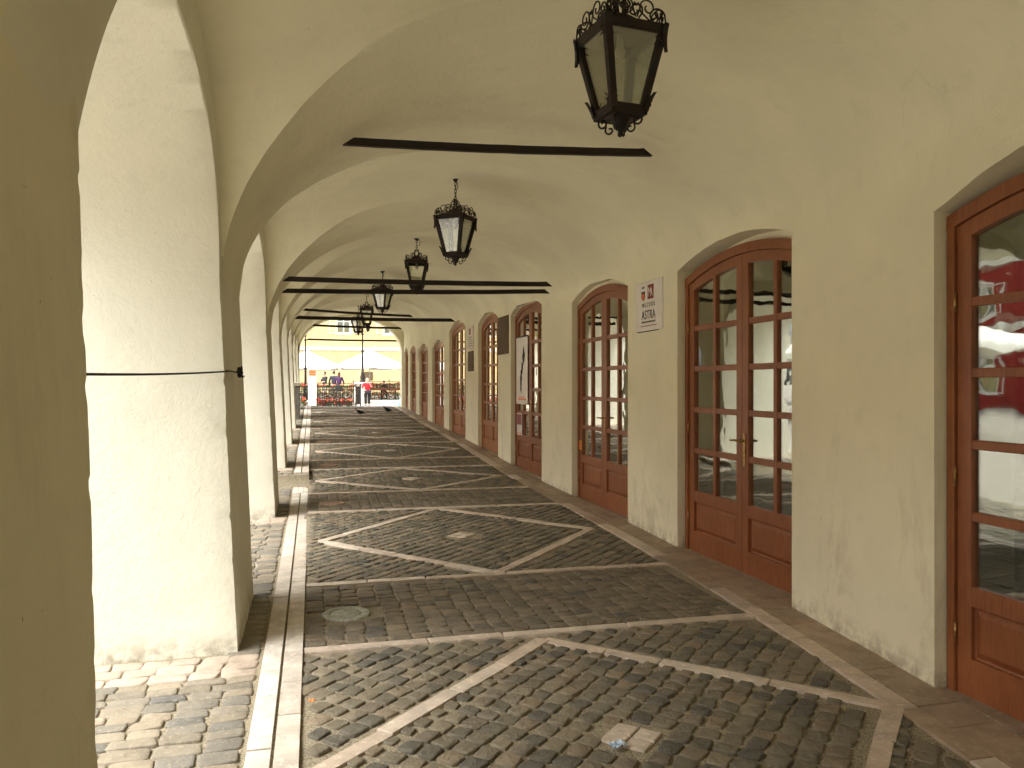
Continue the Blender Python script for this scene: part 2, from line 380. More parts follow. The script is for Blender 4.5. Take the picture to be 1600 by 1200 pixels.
# ring of wall between each arch opening and its lunette, the soffit and the outer facade
XO = -1.75
for bi, (yc, h) in enumerate(BAYS):
    vs, fs = [], []
    n = 60
    for k in range(n + 1):
        t = -math.cos(math.pi * k / n); ex = .08 + (NEARX if 3 < yc < 3.5 and t < 0 else 0); Y = yc + t * (h + ex); Yo = yc + t * h
        zo = open_z(Yo, yc, h) + Zf(Yo); zl = open_z(Y, yc, h, dz=.21, dh=.08) + Zf(Y)
        jit = noise.noise(Vector((Yo * 6, bi * 7, zo * 6))) * .006
        Y2 = yc + t * (h + ex + .06)
        cols = [(XL, Y2, max(zl, zo + .001) + .06), (XL, (Y + Yo) / 2, (zl + zo) / 2), (XL - .004, Yo + jit, zo + jit), (XL - .012, Yo + jit, zo - .006)]
        for j in range(1, 9): cols.append((XL + (XO - XL) * j / 8, Yo + .008 * noise.noise(Vector((j, Yo * 3, zo * 3))), zo + .008 * noise.noise(Vector((j * 2., Yo * 3, zo)))))
        cols.append((XO, Y, 6.0)); cols.append((XO, Y, 10.0))
        m = len(cols); vs += cols
        if k:
            for j in range(m - 1):
                a = (k - 1) * m + j; fs.append((a, a + 1, a + m + 1, a + m))
    o = link('arch_wall', mesh('arch_wall', vs, fs, True), None, M['plaster_pier']); o.data.set_sharp_from_angle(angle=R(35))
    prop(o, kind='structure')

def pier(y0, y1, label, mat, idx):
    root_z = -.35 if y0 < 9 else -.2
    z_top = ZS + Zf((y0 + y1) / 2) + .02
    st = .03 if y0 < 10 else .06
    nx, ny, nz_ = 22, max(10, int((y1 - y0) / st)), int((z_top - root_z) / st)
    base = Vector(((XL + XO) / 2, (y0 + y1) / 2, 0))
    def P(a, b, c):          # unit cube -> battered pier
        z = root_z + (z_top - root_z) * c; zr = max(0, z - Zf(y0))
        xi = -.40 - .0455 * min(zr, ZS); xo = XO
        x = xo + (xi - xo) * a; yy = y0 + (y1 - y0) * b
        if idx == 1: yy += (z - 1.15) * .075 * b
        p = Vector((x, yy, z))
        # blunt, chipped vertical edges
        e = (1 if a in (0, 1) else 0) + (1 if b in (0, 1) else 0)
        amp = .006
        v = noise.noise_vector(p * 1.3) * .004 + noise.noise_vector(p * 9) * .0018
        if e == 2:
            ch = noise.noise(Vector((x * 3, yy * 3, z * 19)) + Vector((idx * 9, 0, 0)))
            d = .006 + max(0, ch - .22) * .034
            v += Vector((-d if a == 1 else d, -d if b == 1 else d, 0)) * .6
        if zr < .12 and e: v += Vector((0, 0, 0))
        v.z = 0
        return p + v - base
    vs = []; fs = []
    def face(f, n1, n2, flip):
        o = len(vs)
        for i in range(n1 + 1):
            for j in range(n2 + 1): vs.append(f(i / n1, j / n2))
        for i in range(n1):
            for j in range(n2):
                a = o + i * (n2 + 1) + j; q = (a, a + 1, a + n2 + 2, a + n2 + 1); fs.append(q[::-1] if flip else q)
    face(lambda i, j: P(1, i, j), ny, nz_, True); face(lambda i, j: P(0, i, j), ny, nz_, False)
    face(lambda i, j: P(i, 0, j), nx, nz_, True); face(lambda i, j: P(i, 1, j), nx, nz_, False)
    face(lambda i, j: P(i, j, 1), nx, ny, True)
    o = link('pillar', mesh('pillar', vs, fs, True), None, mat, tuple(base))
    bm = bmesh.new(); bm.from_mesh(o.data); bmesh.ops.remove_doubles(bm, verts=bm.verts, dist=.0008); bmesh.ops.recalc_face_normals(bm, faces=bm.faces); bm.to_mesh(o.data); bm.free()
    o.data.set_sharp_from_angle(angle=R(42))
    prop(o, label, 'pillar', 'white plastered pillars of the arcade')
    return o
PL = ['plastered pillar behind the viewpoint, outside the picture',
      'nearest plastered pillar with its shaded face filling the left edge of the photo',
      'big cream pillar with the black cable knotted round it, second from the left edge',
      'plastered pillar beside the end of the flat kerb strip, third along the arcade',
      'plastered pillar just beyond the brick step in the side pavement',
      'fifth plastered pillar along the arcade, one past the pillar by the brick step',
      'sixth plastered pillar, nearer of the two before the stone pedestal',
      'seventh plastered pillar of the row, with the capped stone pedestal at its foot',
      'last plastered pillar holding the open end arch of the arcade']
for i, (a, b) in enumerate(PIERS):
    if i == 0: a0 = a
    pier(a, b, PL[i], M['plaster_pier_rust'] if i == 1 else M['plaster_pier'], i)
# facade above the pillars (outer side)
mb = MB()
for a, b in PIERS: mb.box(XO - .02, a + .08, 2.0, XO + .3, b - .08, 10)
mb.box(XO - .02, -14, -.3, XO + .3, -4.2, 10)
for a, b in PIERS: mb.box(XO + .31, a + .014, 2.04, XL - .014, b - .014, 3.1 + Zf(a))
prop(mb.build('arcade_facade', M['plaster_pier']), kind='structure')

# end arch wall
def end_z(u): return 2.02 + 1.27 * max(0, 1 - abs(u) ** 2.1) ** .5
vs, fs = [], []
xa, xb = XL + .05, 3.19; xm, hw = (xa + xb) / 2, (xb - xa) / 2; n = 64
zE = Zf(END)
for k in range(n + 1):
    t = -math.cos(math.pi * k / n); X = xm + hw * t
    zo = end_z(t) + zE; Xo = xm + (hw + .10) * t
    cols = [(Xo * 1.0, END, max(zo, barrel(Xo, END) + zE + .06)), (X, END, zo), (X, END + .08, zo - .008), (X, END + .6, zo), (X, END + .6, 10)]
    m = len(cols); vs += cols
    if k:
        for j in range(m - 1):
            a = (k - 1) * m + j; fs.append((a, a + 1, a + m + 1, a + m))
o = link('end_arch', mesh('end_arch', vs, fs, True), None, M['plaster']); o.data.set_sharp_from_angle(angle=R(40)); prop(o, kind='structure')
mb = MB(); mb.box(xb, END - .003, -.2, 3.9, END + .6, 10); mb.box(-1.75, END, -.2, xa, END + .6, 10)
prop(mb.build('end_wall', M['plaster_wall']), kind='structure')

# ------------------------------------------------------------------ right wall with recessed door openings
# (near edge, far edge, floor z, apex height, spring height, kind)
DOORS = [(-1.35, .45, -.03, 2.52, 2.34, 'near'), (1.42, 3.25, -.03, 2.50, 2.32, 'near'), (4.70, 6.62, -.05, 2.66, 2.52, 'near'), (7.89, 9.72, 0, 2.66, 2.50, 'near'),
         (11.15, 12.97, .05, 2.74, 2.56, 'near'), (13.96, 15.69, .19, 2.64, 2.46, 'far'), (17.09, 19.17, .29, 2.62, 2.42, 'far'),
         (20.0, 22.0, .38, 2.24, 2.05, 'far'), (22.95, 24.75, .44, 2.22, 2.04, 'far'), (25.6, 27.15, .54, 2.18, 2.0, 'far'), (27.8, 28.95, .58, 2.15, 1.98, 'far')]
def dz(i, Y):
    y0, y1, b, ap, sp, k = DOORS[i]; u = (Y - (y0 + y1) / 2) / ((y1 - y0) / 2)
    return b + sp + (ap - sp) * max(0, 1 - u * u)
REC = .10; JM = .018        # recess depth; plaster shows this much above the wooden frame
wy = set(); y = -8.0
while y < END + .01: wy.add(round(y, 3)); y += .07
for i, d in enumerate(DOORS):
    wy.add(round(d[0] - JM, 4)); wy.add(round(d[1] + JM, 4))
    for k in range(19): wy.add(round(d[0] - JM + (d[1] - d[0] + 2 * JM) * k / 18, 4))
wy = sorted(v for v in wy if v <= END)
def door_at(Y):
    for i, d in enumerate(DOORS):
        if d[0] - JM - 1e-4 <= Y <= d[1] + JM + 1e-4: return i
    return None
vs, fs = [], []
NZ = 56
def wall_pt(Y, z):
    zz = z - Zf(Y); X = Xw(Y)
    if zz > ZR:     # above the springing follow the vault so tall door arches stay cut from the wall
        lo, hi = Xc(Y), Xw(Y)
        for _ in range(30):
            m = (lo + hi) / 2
            if barrel(m, Y) > zz: lo = m
            else: hi = m
        X = min(lo + .0, Xw(Y))
    p = rough((X, Y, z), .006, 1.3); return (p[0], Y, z)
for Ya, Yb in zip(wy, wy[1:]):
    i = door_at((Ya + Yb) / 2)
    for (Y, side) in ((Ya, 0), (Yb, 1)):
        top = ZR + Zf(Y) + .02
        if i is None: lo = -.3
        else:
            lo = dz(i, min(max(Y, DOORS[i][0]), DOORS[i][1])) + .055
            lo = min(lo, top - .004)
        for j in range(NZ + 1): vs.append(wall_pt(Y, lo + (top - lo) * j / NZ))
    o_ = len(vs) - 2 * (NZ + 1)
    for j in range(NZ): fs.append((o_ + j, o_ + j + 1, o_ + NZ + 1 + j + 1, o_ + NZ + 1 + j))
rw = link('wall_right', mesh('wall_right', vs, fs, True), None, M['plaster_wall'])
bm = bmesh.new(); bm.from_mesh(rw.data); bmesh.ops.remove_doubles(bm, verts=bm.verts, dist=.0008); bmesh.ops.recalc_face_normals(bm, faces=bm.faces); bm.to_mesh(rw.data); bm.free()
prop(rw, 'long cream plastered wall with recessed doors', kind='structure')
# reveals of the door openings, rooms behind
mbr = MB(); room = MB()
for i, d in enumerate(DOORS):
    y0, y1 = d[0] - JM, d[1] + JM
    top = min(d[3] + d[2], 99)
    path = [(y0, d[2] - .25), (y0, dz(i, d[0]) + .055)] + [(y0 + (y1 - y0) * k / 24, min(dz(i, min(max(y0 + (y1 - y0) * k / 24, d[0]), d[1])) + .055, ZR + Zf(d[0]) + .016)) for k in range(1, 24)] + [(y1, dz(i, d[1]) + .055), (y1, d[2] - .25)]
    v = []; dd = (0, .006, .05, .099, .101, .30) if y0 > 7 else (0, .006, .09, .20, .202, .45)
    for (Y, z) in path:
        for q in dd:
            jit = .004 * noise.noise(Vector((Y * 9, z * 9, q * 30)))
            ins = JM + .012 if q > dd[3] else 0
            Y2 = min(max(Y, y0 + ins), y1 - ins); z2 = z - (.075 if q > dd[3] and z > d[2] else 0)
            v.append((Xw(Y) - .003 + q, Y2 + jit, z2 + jit))
    f = []; m = len(dd)
    for k in range(len(path) - 1):
        for j in range(m - 1): a = k * m + j; f.append((a, a + 1, a + m + 1, a + m))
    mbr.add(v, f, True)
rev = mbr.build('door_reveal', M['plaster_wall'], rw); rev.data.set_sharp_from_angle(angle=R(35))
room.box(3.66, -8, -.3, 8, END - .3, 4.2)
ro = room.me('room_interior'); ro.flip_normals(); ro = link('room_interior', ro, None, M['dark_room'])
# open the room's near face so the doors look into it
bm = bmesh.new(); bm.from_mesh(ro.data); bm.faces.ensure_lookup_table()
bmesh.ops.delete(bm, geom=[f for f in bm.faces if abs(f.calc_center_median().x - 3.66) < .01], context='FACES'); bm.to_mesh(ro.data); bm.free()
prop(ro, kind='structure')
# thick wall behind the plaster face (keeps the rooms dark)
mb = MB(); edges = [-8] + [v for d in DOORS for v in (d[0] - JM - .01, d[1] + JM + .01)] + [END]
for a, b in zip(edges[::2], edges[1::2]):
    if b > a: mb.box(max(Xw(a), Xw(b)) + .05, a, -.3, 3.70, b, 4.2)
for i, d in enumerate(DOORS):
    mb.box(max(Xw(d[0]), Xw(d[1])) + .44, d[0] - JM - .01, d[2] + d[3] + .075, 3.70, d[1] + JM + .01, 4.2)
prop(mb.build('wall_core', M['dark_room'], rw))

# ------------------------------------------------------------------ floor
mb = MB(); sty = [-8 + k * .5 for k in range(int((30.4 + 8) / .5) + 1)]
def sheet(name, xa, xb, zf, ya, yb, mat, parent=None, step=.25, nx=1, zoff=0.0, amp=0.0):
    vs, fs = [], []; n = max(1, int((yb - ya) / step))
    for i in range(n + 1):
        Y = ya + (yb - ya) * i / n; A = xa(Y) if callable(xa) else xa; B = xb(Y) if callable(xb) else xb
        for j in range(nx + 1):
            X = A + (B - A) * j / nx; vs.append((X, Y, zf(Y) + zoff + (amp * noise.noise(Vector((X * 5, Y * 5, 0))) if amp else 0)))
    for i in range(n):
        for j in range(nx): a = i * (nx + 1) + j; fs.append((a, a + 1, a + nx + 2, a + nx + 1))
    return link(name, mesh(name, vs, fs, True), parent, mat)
floor = sheet('floor', -.06, lambda Y: Xw(Y) + .5, Zf, -8, 30.4, M['mortar'], step=.05, nx=60, zoff=-.002, amp=.006)
prop(floor, 'cobbled arcade floor with light stone diamonds', kind='structure')
def Zside(Y): return 0.0 if Y < 11.85 else max(.185, Zf(Y))
side = sheet('side_pavement', -2.4, -.045, Zside, -8, 11.85, M['mortar'], nx=40, step=.06, zoff=-.001, amp=.005)
prop(side, 'pavement of pale setts between the pillars', kind='structure')
side2 = sheet('side_pavement_raised', -2.4, -.045, Zside, 11.85, 30.4, M['mortar'], nx=16, step=.12, zoff=-.012, amp=.004); prop(side2, kind='structure')
mb = MB()      # curb wall under the raised pavement
mb.box(-2.4, 11.87, -.2, -.048, 11.95, .168); mb.box(-.062, 11.95, -.2, -.048, 30.4, .17); mb.box(-2.41, 11.95, -.2, -2.395, 30.4, .16); mb.box(-2.41, 30.39, 0, 3.75, 30.42, .62)
mb.build('pavement_curb', M['side_stone'], side2)

ca, sa = math.cos(CAM_YAW), math.sin(CAM_YAW)
def proj(x, y, z):
    zc = y * ca + x * sa; xc = x * ca - y * sa
    if zc < .2: return None
    return 800 + 1240 * xc / zc, 600 - 1240 * (z - 1.5) / zc, zc
def score(x, y, z):
    p = proj(x, y, z)
    if not p: return 0
    if p[0] < -30 or p[0] > 1630 or p[1] > 1230: return 0.0001 / (1 + abs(y))
    return 1 / p[2] ** 3
random.seed(5)
def sett_geo(w, h, rnd, top=.010, n8=True):
    """irregular rounded sett, centred; w along x, h along y"""
    rs = []
    b = min(w, h) * .11
    base = [(-w / 2 + b, -h / 2), (w / 2 - b, -h / 2), (w / 2, -h / 2 + b), (w / 2, h / 2 - b), (w / 2 - b, h / 2), (-w / 2 + b, h / 2), (-w / 2, h / 2 - b), (-w / 2, -h / 2 + b)]
    sx, sy = rnd.uniform(-.06, .06), rnd.uniform(-.06, .06)
    tx, ty = rnd.uniform(-.03, .03), rnd.uniform(-.03, .03)
    jit = []
    for _ in range(4):
        q = (rnd.uniform(-.07, .07) * w, rnd.uniform(-.07, .07) * h); jit += [q, (q[0] + rnd.uniform(-.02, .02) * w, q[1] + rnd.uniform(-.02, .02) * h)]
    jit = jit[1:] + jit[:1]
    vs = []
    for k, (zz, sc) in enumerate(((-.05, 1.0), (top - .005, 1.0), (top - .001, .94), (top, .80))):
        for i, (x, y) in enumerate(base):
            x2, y2 = (x + jit[i][0] + sx * y) * sc, (y + jit[i][1] + sy * x) * sc
            vs.append((x2, y2, zz + (x2 * tx + y2 * ty if k else 0) + (rnd.uniform(-.0012, .0012) if k > 1 else 0)))
    vs.append((0, 0, top + rnd.uniform(-.002, .002)))
    fs = []
    for k in range(3):
        for i in range(8): fs.append((k * 8 + i, k * 8 + (i + 1) % 8, k * 8 + 8 + (i + 1) % 8, k * 8 + 8 + i))
    for i in range(8): fs.append((24 + i, 24 + (i + 1) % 8, 32))
    return vs, fs
def scatter(name, stuffname, items, mat, parent, limit=300, group=None):
    """items: (x,y,z,rot,w,h); the 300 showing largest become objects, the rest one joined part"""
    rnd = random.Random(hash(len(items)) % 997)
    items = sorted(items, key=lambda t: -score(t[0], t[1], t[2]) * t[4] * t[5])
    var = []
    for k in range(16):
        me = mesh(name, *sett_geo(1 * .1, .1, rnd), True); me.materials.append(mat); me.set_sharp_from_angle(angle=R(50)); var.append(me)
    for it in items[:limit]:
        x, y, z, r, w_, h_ = it
        o = bpy.data.objects.new(name, rnd.choice(var)); C.objects.link(o); o.parent = parent
        o.location = (x, y, z + rnd.uniform(-.003, .003)); o.rotation_euler = (rnd.uniform(-.02, .02), rnd.uniform(-.02, .02) + 0, r); o.scale = (w_ / .1, h_ / .1, 1)
    mb = MB()
    for it in items[limit:]:
        x, y, z, r, w_, h_ = it; v, f = sett_geo(w_, h_, rnd); c, s = math.cos(r), math.sin(r); dzz = rnd.uniform(-.003, .003)
        mb.add([(x + a * c - b * s, y + a * s + b * c, z + q + dzz) for a, b, q in v], f, True)
    if mb.v:
        o = mb.build(stuffname, mat, parent); o.data.set_sharp_from_angle(angle=R(50)); prop(o, kind='stuff')

# pattern lines
DIAM = [(1.31, 3.13, 1.34, 1.36), (1.42, 7.65, 1.38, 1.58), (1.42, 11.75, 1.40, 1.10), (1.42, 15.3, 1.40, 1.25), (1.42, 19.0, 1.40, 1.25), (1.42, 22.8, 1.40, 1.25), (1.42, 26.6, 1.40, 1.25)]
BANDS = [4.585, 6.075, 9.22, 10.62, 12.92, 14.05, 16.6, 17.7, 20.35, 21.5, 24.15, 25.3, 28.0, 29.2]
def bandY(X, Yb): return Yb
LW = .088
segs = []       # light stone lines
for cx, cy, hx, hy in DIAM:
    P4 = [(cx, cy + hy - LW / 2), (cx + hx - LW / 2, cy), (cx, cy - hy + LW / 2), (cx - hx + LW / 2, cy)]
    for a, b in zip(P4, P4[1:] + P4[:1]): segs.append((a, b, 'd'))
for Yb in BANDS: segs.append(((-.045, Yb), (Xw(Yb) - .34, Yb), 'b'))
def seg_d(x, y):
    best = 9
    for (a, b, k) in segs:
        if abs(y - (a[1] + b[1]) / 2) > 2.2: continue
        ax, ay = b[0] - a[0], b[1] - a[1]; L2 = ax * ax + ay * ay; t = max(0, min(1, ((x - a[0]) * ax + (y - a[1]) * ay) / L2))
        best = min(best, math.hypot(x - a[0] - ax * t, y - a[1] - ay * t))
    return best
rnd = random.Random(3)
def slab(name, poly, z0, h, mat, parent, tilt=0):
    """a flat stone from a quad (x,y)*4 with a chamfered top; origin in its middle"""
    cx = sum(p[0] for p in poly) / 4; cy = sum(p[1] for p in poly) / 4
    vs = []
    for zz, s in ((-.06, 0), (h - .003, 0), (h, .004)):
        for (x, y) in poly:
            dx, dy = x - cx, y - cy; L = math.hypot(dx, dy) or 1
            vs.append((dx - dx / L * s * 1.4, dy - dy / L * s * 1.4, zz + tilt * dx))
    fs = [(8, 9, 10, 11)] + [(k * 4 + i, k * 4 + (i + 1) % 4, k * 4 + 4 + (i + 1) % 4, k * 4 + 4 + i) for k in (0, 1) for i in range(4)]
    me = mesh(name, vs, fs)
    bm = bmesh.new(); bm.from_mesh(me); bmesh.ops.recalc_face_normals(bm, faces=bm.faces); bm.to_mesh(me); bm.free()
    if me.polygons and max(p.normal.z for p in me.polygons) < .5: me.flip_normals()
    return link(name, me, parent, mat, (cx, cy, z0))
def stone_line(a, b, w_, mat, parent, zf, name='border_stone', lo=.35, hi=.8, top=.013):
    ax, ay = b[0] - a[0], b[1] - a[1]; L = math.hypot(ax, ay); ux, uy = ax / L, ay / L; px, py = -uy, ux; t = 0
    while t < L - .02:
        l = rnd.uniform(lo, hi)
        if t + l > L - .18: l = L - t
        g = .004; hw = w_ / 2 - rnd.uniform(0, .004); s1, s2 = rnd.uniform(-.006, .006), rnd.uniform(-.006, .006); sk = rnd.uniform(-.008, .008)
        poly = [(a[0] + ux * (t + g + q1) + px * (q2 + off), a[1] + uy * (t + g + q1) + py * (q2 + off)) for (q1, q2, off) in
                ((0 + sk, -hw, s1), (l - 2 * g, -hw, s2), (l - 2 * g, hw, s2), (0 - sk, hw, s1))]
        cy = (poly[0][1] + poly[2][1]) / 2
        dYdx = 0
        o = slab(name, poly, 0, top + rnd.uniform(-.0015, .002), mat, parent)
        # follow the floor's slope exactly
        for v in o.data.vertices: v.co.z += zf(o.location.y + v.co.y)
        o.location.z = 0
        t += l
lm = M['lime']
for a, b, k in segs: stone_line(a, b, LW, lm, floor, Zf, lo=.32, hi=.62 if k == 'd' else .85)
# small diamond of four tiles in each diamond
for i, (cx, cy, hx, hy) in enumerate(DIAM):
    r = .152
    for (ox, oy) in ((0, .5), (.5, 0), (0, -.5), (-.5, 0)):
        g = .445; P = [(cx + (ox) * r + q[0] * r * g, cy + oy * r + q[1] * r * g + .01) for q in ((0, -1), (1, 0), (0, 1), (-1, 0))]
        slab('centre_tile', P, Zf(cy), .008 + rnd.uniform(-.001, .001), lm, floor)
# manhole covers
MAN = [(.215, 5.27, .155, 'manhole'), (.24, 9.85, .15, 'manhole_pink'), (.26, 13.45, .15, 'manhole_pink'), (.26, 17.15, .15, 'manhole_pink')]
for (mx, my, mr, mm) in MAN:
    t = MB(); t.lathe([(mr, -.05), (mr, .006), (mr - .006, .010), (mr - .05, .010), (mr - .053, .006), (mr - .058, .006), (mr - .061, .010), (.001, .011)], 36)
    o = t.build('manhole_cover', M[mm], floor, (mx, my, Zf(my) + .002))
    for k in range(14):
        pass
# cobbles
def in_band(y):
    for a, b in zip(BANDS[::2], BANDS[1::2]):
        if a < y < b: return True
    return False
diag, band = [], []
p_ = .104; yy = .3
r45 = math.pi / 4
nn = int(32 / p_)
for i in range(-10, 260):
    for j in range(max(-25, i - 48), min(245, i + 12)):
        u = i * p_ * 1.04; v = j * p_ * .98
        # warp rows slightly
        wx_ = .016 * noise.noise(Vector((u * .8, v * .8, 3))); wv = .02 * noise.noise(Vector((u * .6, v * .6, 8)))
        x = (u - (v + wv)) * math.cos(r45) * 1.0 - 0; yv = (u + wx_ + v + wv) * math.sin(r45)
        x = ((u + wx_) * math.cos(r45) - (v + wv) * math.sin(r45)); yv = ((u + wx_) * math.sin(r45) + (v + wv) * math.cos(r45))
        if yv < .3 or yv > 30.3 or x < -.028 or x > Xw(yv) - .385: continue
        if in_band(yv): continue
        if seg_d(x, yv) < LW / 2 + .014: continue
        cc = min(((x - c[0]) ** 2 + (yv - c[1]) ** 2) ** .5 for c in DIAM)
        if cc < .160: continue
        s = 1 - (.25 if seg_d(x, yv) < LW / 2 + .05 else 0)
        diag.append((x, yv, Zf(yv), r45 + rnd.uniform(-.13, .13), p_ * 1.04 * .90 * s * rnd.uniform(.82, 1.08), p_ * .87 * s * rnd.uniform(.85, 1.06)))
for (a, b) in zip(BANDS[::2], BANDS[1::2]):
    x = -.045
    col = 0
    while x < 3.0:
        cw = rnd.uniform(.112, .13); y = a + LW / 2 + .012 + rnd.uniform(0, .02)
        while y < b - LW / 2 - .03:
            hgt = rnd.uniform(.075, .115); hh = min(hgt, b - LW / 2 - .008 - y)
            X = x + cw / 2 + .015 * noise.noise(Vector((x * 2, y * 2, 1)))
            if X < Xw(y) - .40 and hh > .03 and all(math.hypot(X - m[0], y + hh / 2 - m[1]) > m[2] + .045 for m in MAN):
                band.append((X, y + hh / 2, Zf(y), rnd.uniform(-.05, .05), cw * .90, hh * .93))
            y += hgt
        x += cw
scatter('cobblestone', 'far_cobbles', diag, M['cobble'], floor)
scatter('band_sett', 'far_band_setts', band, M['band_cobble'], floor)

# border of flat stones along the right wall
y = .2
while y < 29:
    l = rnd.uniform(.35, .7); l2 = min(l, 29.1 - y)
    P = [(Xw(y) - .345 + rnd.uniform(-.006, .006), y + .003), (Xw(y) - .232, y + .003), (Xw(y + l2) - .232, y + l2 - .003), (Xw(y + l2) - .345 + rnd.uniform(-.006, .006), y + l2 - .003)]
    o = slab('wall_border_stone', P, 0, .014 + rnd.uniform(-.002, .002), lm if rnd.random() < .6 else M['lime_brown'], floor)
    for v in o.data.vertices: v.co.z += Zf(o.location.y + v.co.y)
    y += l
y = .2
while y < 29:
    l = rnd.uniform(.22, .46); l2 = min(l, 29.1 - y)
    sp = rnd.choice([0, 0, .11])
    cuts = [-.226, .02] if not sp else [-.226, -.226 + sp, .02]
    for c0, c1 in zip(cuts, cuts[1:]):
        P = [(Xw(y) + c0 + .003, y + .003), (Xw(y) + c1 - .003, y + .003), (Xw(y + l2) + c1 - .003, y + l2 - .003), (Xw(y + l2) + c0 + .003, y + l2 - .003)]
        o = slab('wall_foot_paver', P, 0, .010 + rnd.uniform(-.002, .003), M['lime_brown'], floor)
        for v in o.data.vertices: v.co.z += Zf(o.location.y + v.co.y)
    y += l
for i, d in enumerate(DOORS):      # threshold slabs inside the recesses
    P = [(Xw(d[0]) + .022, d[0] - .02), (Xw(d[0]) + .45, d[0] - .02), (Xw(d[1]) + .45, d[1] + .02), (Xw(d[1]) + .022, d[1] + .02)]
    slab('threshold', P, Zf((d[0] + d[1]) / 2) - .004, .012, M['lime_brown'], floor)

# pale kerb strips on the pillar side (two parallel rows of long stones)
def strip(x0, x1, ya, yb, zf, parent):
    y = ya
    while y < yb - .02:
        l = rnd.uniform(.38, .95)
        if y + l > yb - .25: l = yb - y
        P = [(x0 + .003, y + .004), (x1 - .003, y + .004), (x1 - .003, y + l - .004), (x0 + .003, y + l - .004)]
        o = slab('kerb_stone', P, 0, .016 + rnd.uniform(-.0025, .0025), M['lime_white'], parent)
        for v in o.data.vertices: v.co.z += zf(o.location.y + v.co.y)
        y += l
for (x0, x1) in ((-.262, -.160), (-.152, -.048)):
    strip(x0, x1, .3, 11.15, lambda Y: 0, side); strip(x0, x1, 12.1, 30.2, Zside, side2)
for k in range(3):      # slabs crossing in front of the step
    slab('step_slab', [(-.262 + k * .072, 11.20), (-.262 + k * .072 + .068, 11.20), (-.262 + k * .072 + .068, 11.83), (-.262 + k * .072, 11.83)], 0, .016, M['lime_white'], side)
x = -1.9
while x < -.06:         # riser stones of the step
    l = min(rnd.uniform(.12, .2), -.05 - x); mb = MB(); mb.box(0, 0, 0, l - .006, .14, .165, .008); mb.build('step_stone', M['side_stone'] if rnd.random() < .6 else M['pink_tile'], side2, (x, 11.852, .018)); x += l
# setts of the side pavement
sset, ptile = [], []
y = .3
while y < 30.2:
    rh = rnd.uniform(.085, .125)
    if 11.15 < y < 12.02: y += .03; 
    x = -.275 - rnd.uniform(0, .01); on_pier = any(a - .12 < y < b + .03 for a, b in PIERS)
    while x > -2.2:
        cw = rnd.uniform(.13, .20); X = x - cw / 2; Y = y + rh / 2 + .005 * noise.noise(Vector((x * 2, y, 5)))
        inp = any(a - .02 < Y < b + .02 for a, b in PIERS) and X < -.45
        pt = any(a - .34 < Y < a for a, b in PIERS)
        if not inp and not (11.80 < Y < 12.03):
            (ptile if pt else sset).append((X, Y, Zside(Y), rnd.uniform(-.03, .03) * (0.3 if pt else 1), (cw - .010) if not pt else cw * .96, rh * (.94 if pt else .92)))
        x -= cw
    y += rh
scatter('paving_sett', 'far_paving_setts', sset, M['side_stone'], side)
scatter('foot_paver', 'far_foot_pavers', ptile, M['pink_tile'], side)

# ------------------------------------------------------------------ doors
DW, DA, DS = 1.86, 2.66, 2.50         # canonical width, apex, spring
def darc(y, off=0): u = (y - DW / 2) / (DW / 2); return DS + (DA - DS) * (1 - u * u) - off
def bar_arc(mb, y0, y1, offt, offb, x0, x1, n=12):
    for k in range(n):
        a, b = y0 + (y1 - y0) * k / n, y0 + (y1 - y0) * (k + 1) / n
        vs = [(x, q, darc(q, o)) for x in (x0, x1) for q, o in ((a, offb), (b, offb), (b, offt), (a, offt))]
        mb.add(vs, [(0, 1, 2, 3), (7, 6, 5, 4), (0, 4, 5, 1), (3, 2, 6, 7)] + ([(0, 3, 7, 4)] if k == 0 else []) + ([(1, 5, 6, 2)] if k == n - 1 else []))
RAILS = [2.045, 1.685, 1.32, .955]; GB = .60
cache = {}
def part(key, name, parent, mat, fn):
    if key not in cache:
        mb = MB(); fn(mb); cache[key] = mb.me(name)
        cache[key].materials.append(mat)
        bm = bmesh.new(); bm.from_mesh(cache[key]); bmesh.ops.recalc_face_normals(bm, faces=bm.faces); bm.to_mesh(cache[key]); bm.free()
    return link(name, cache[key], parent)
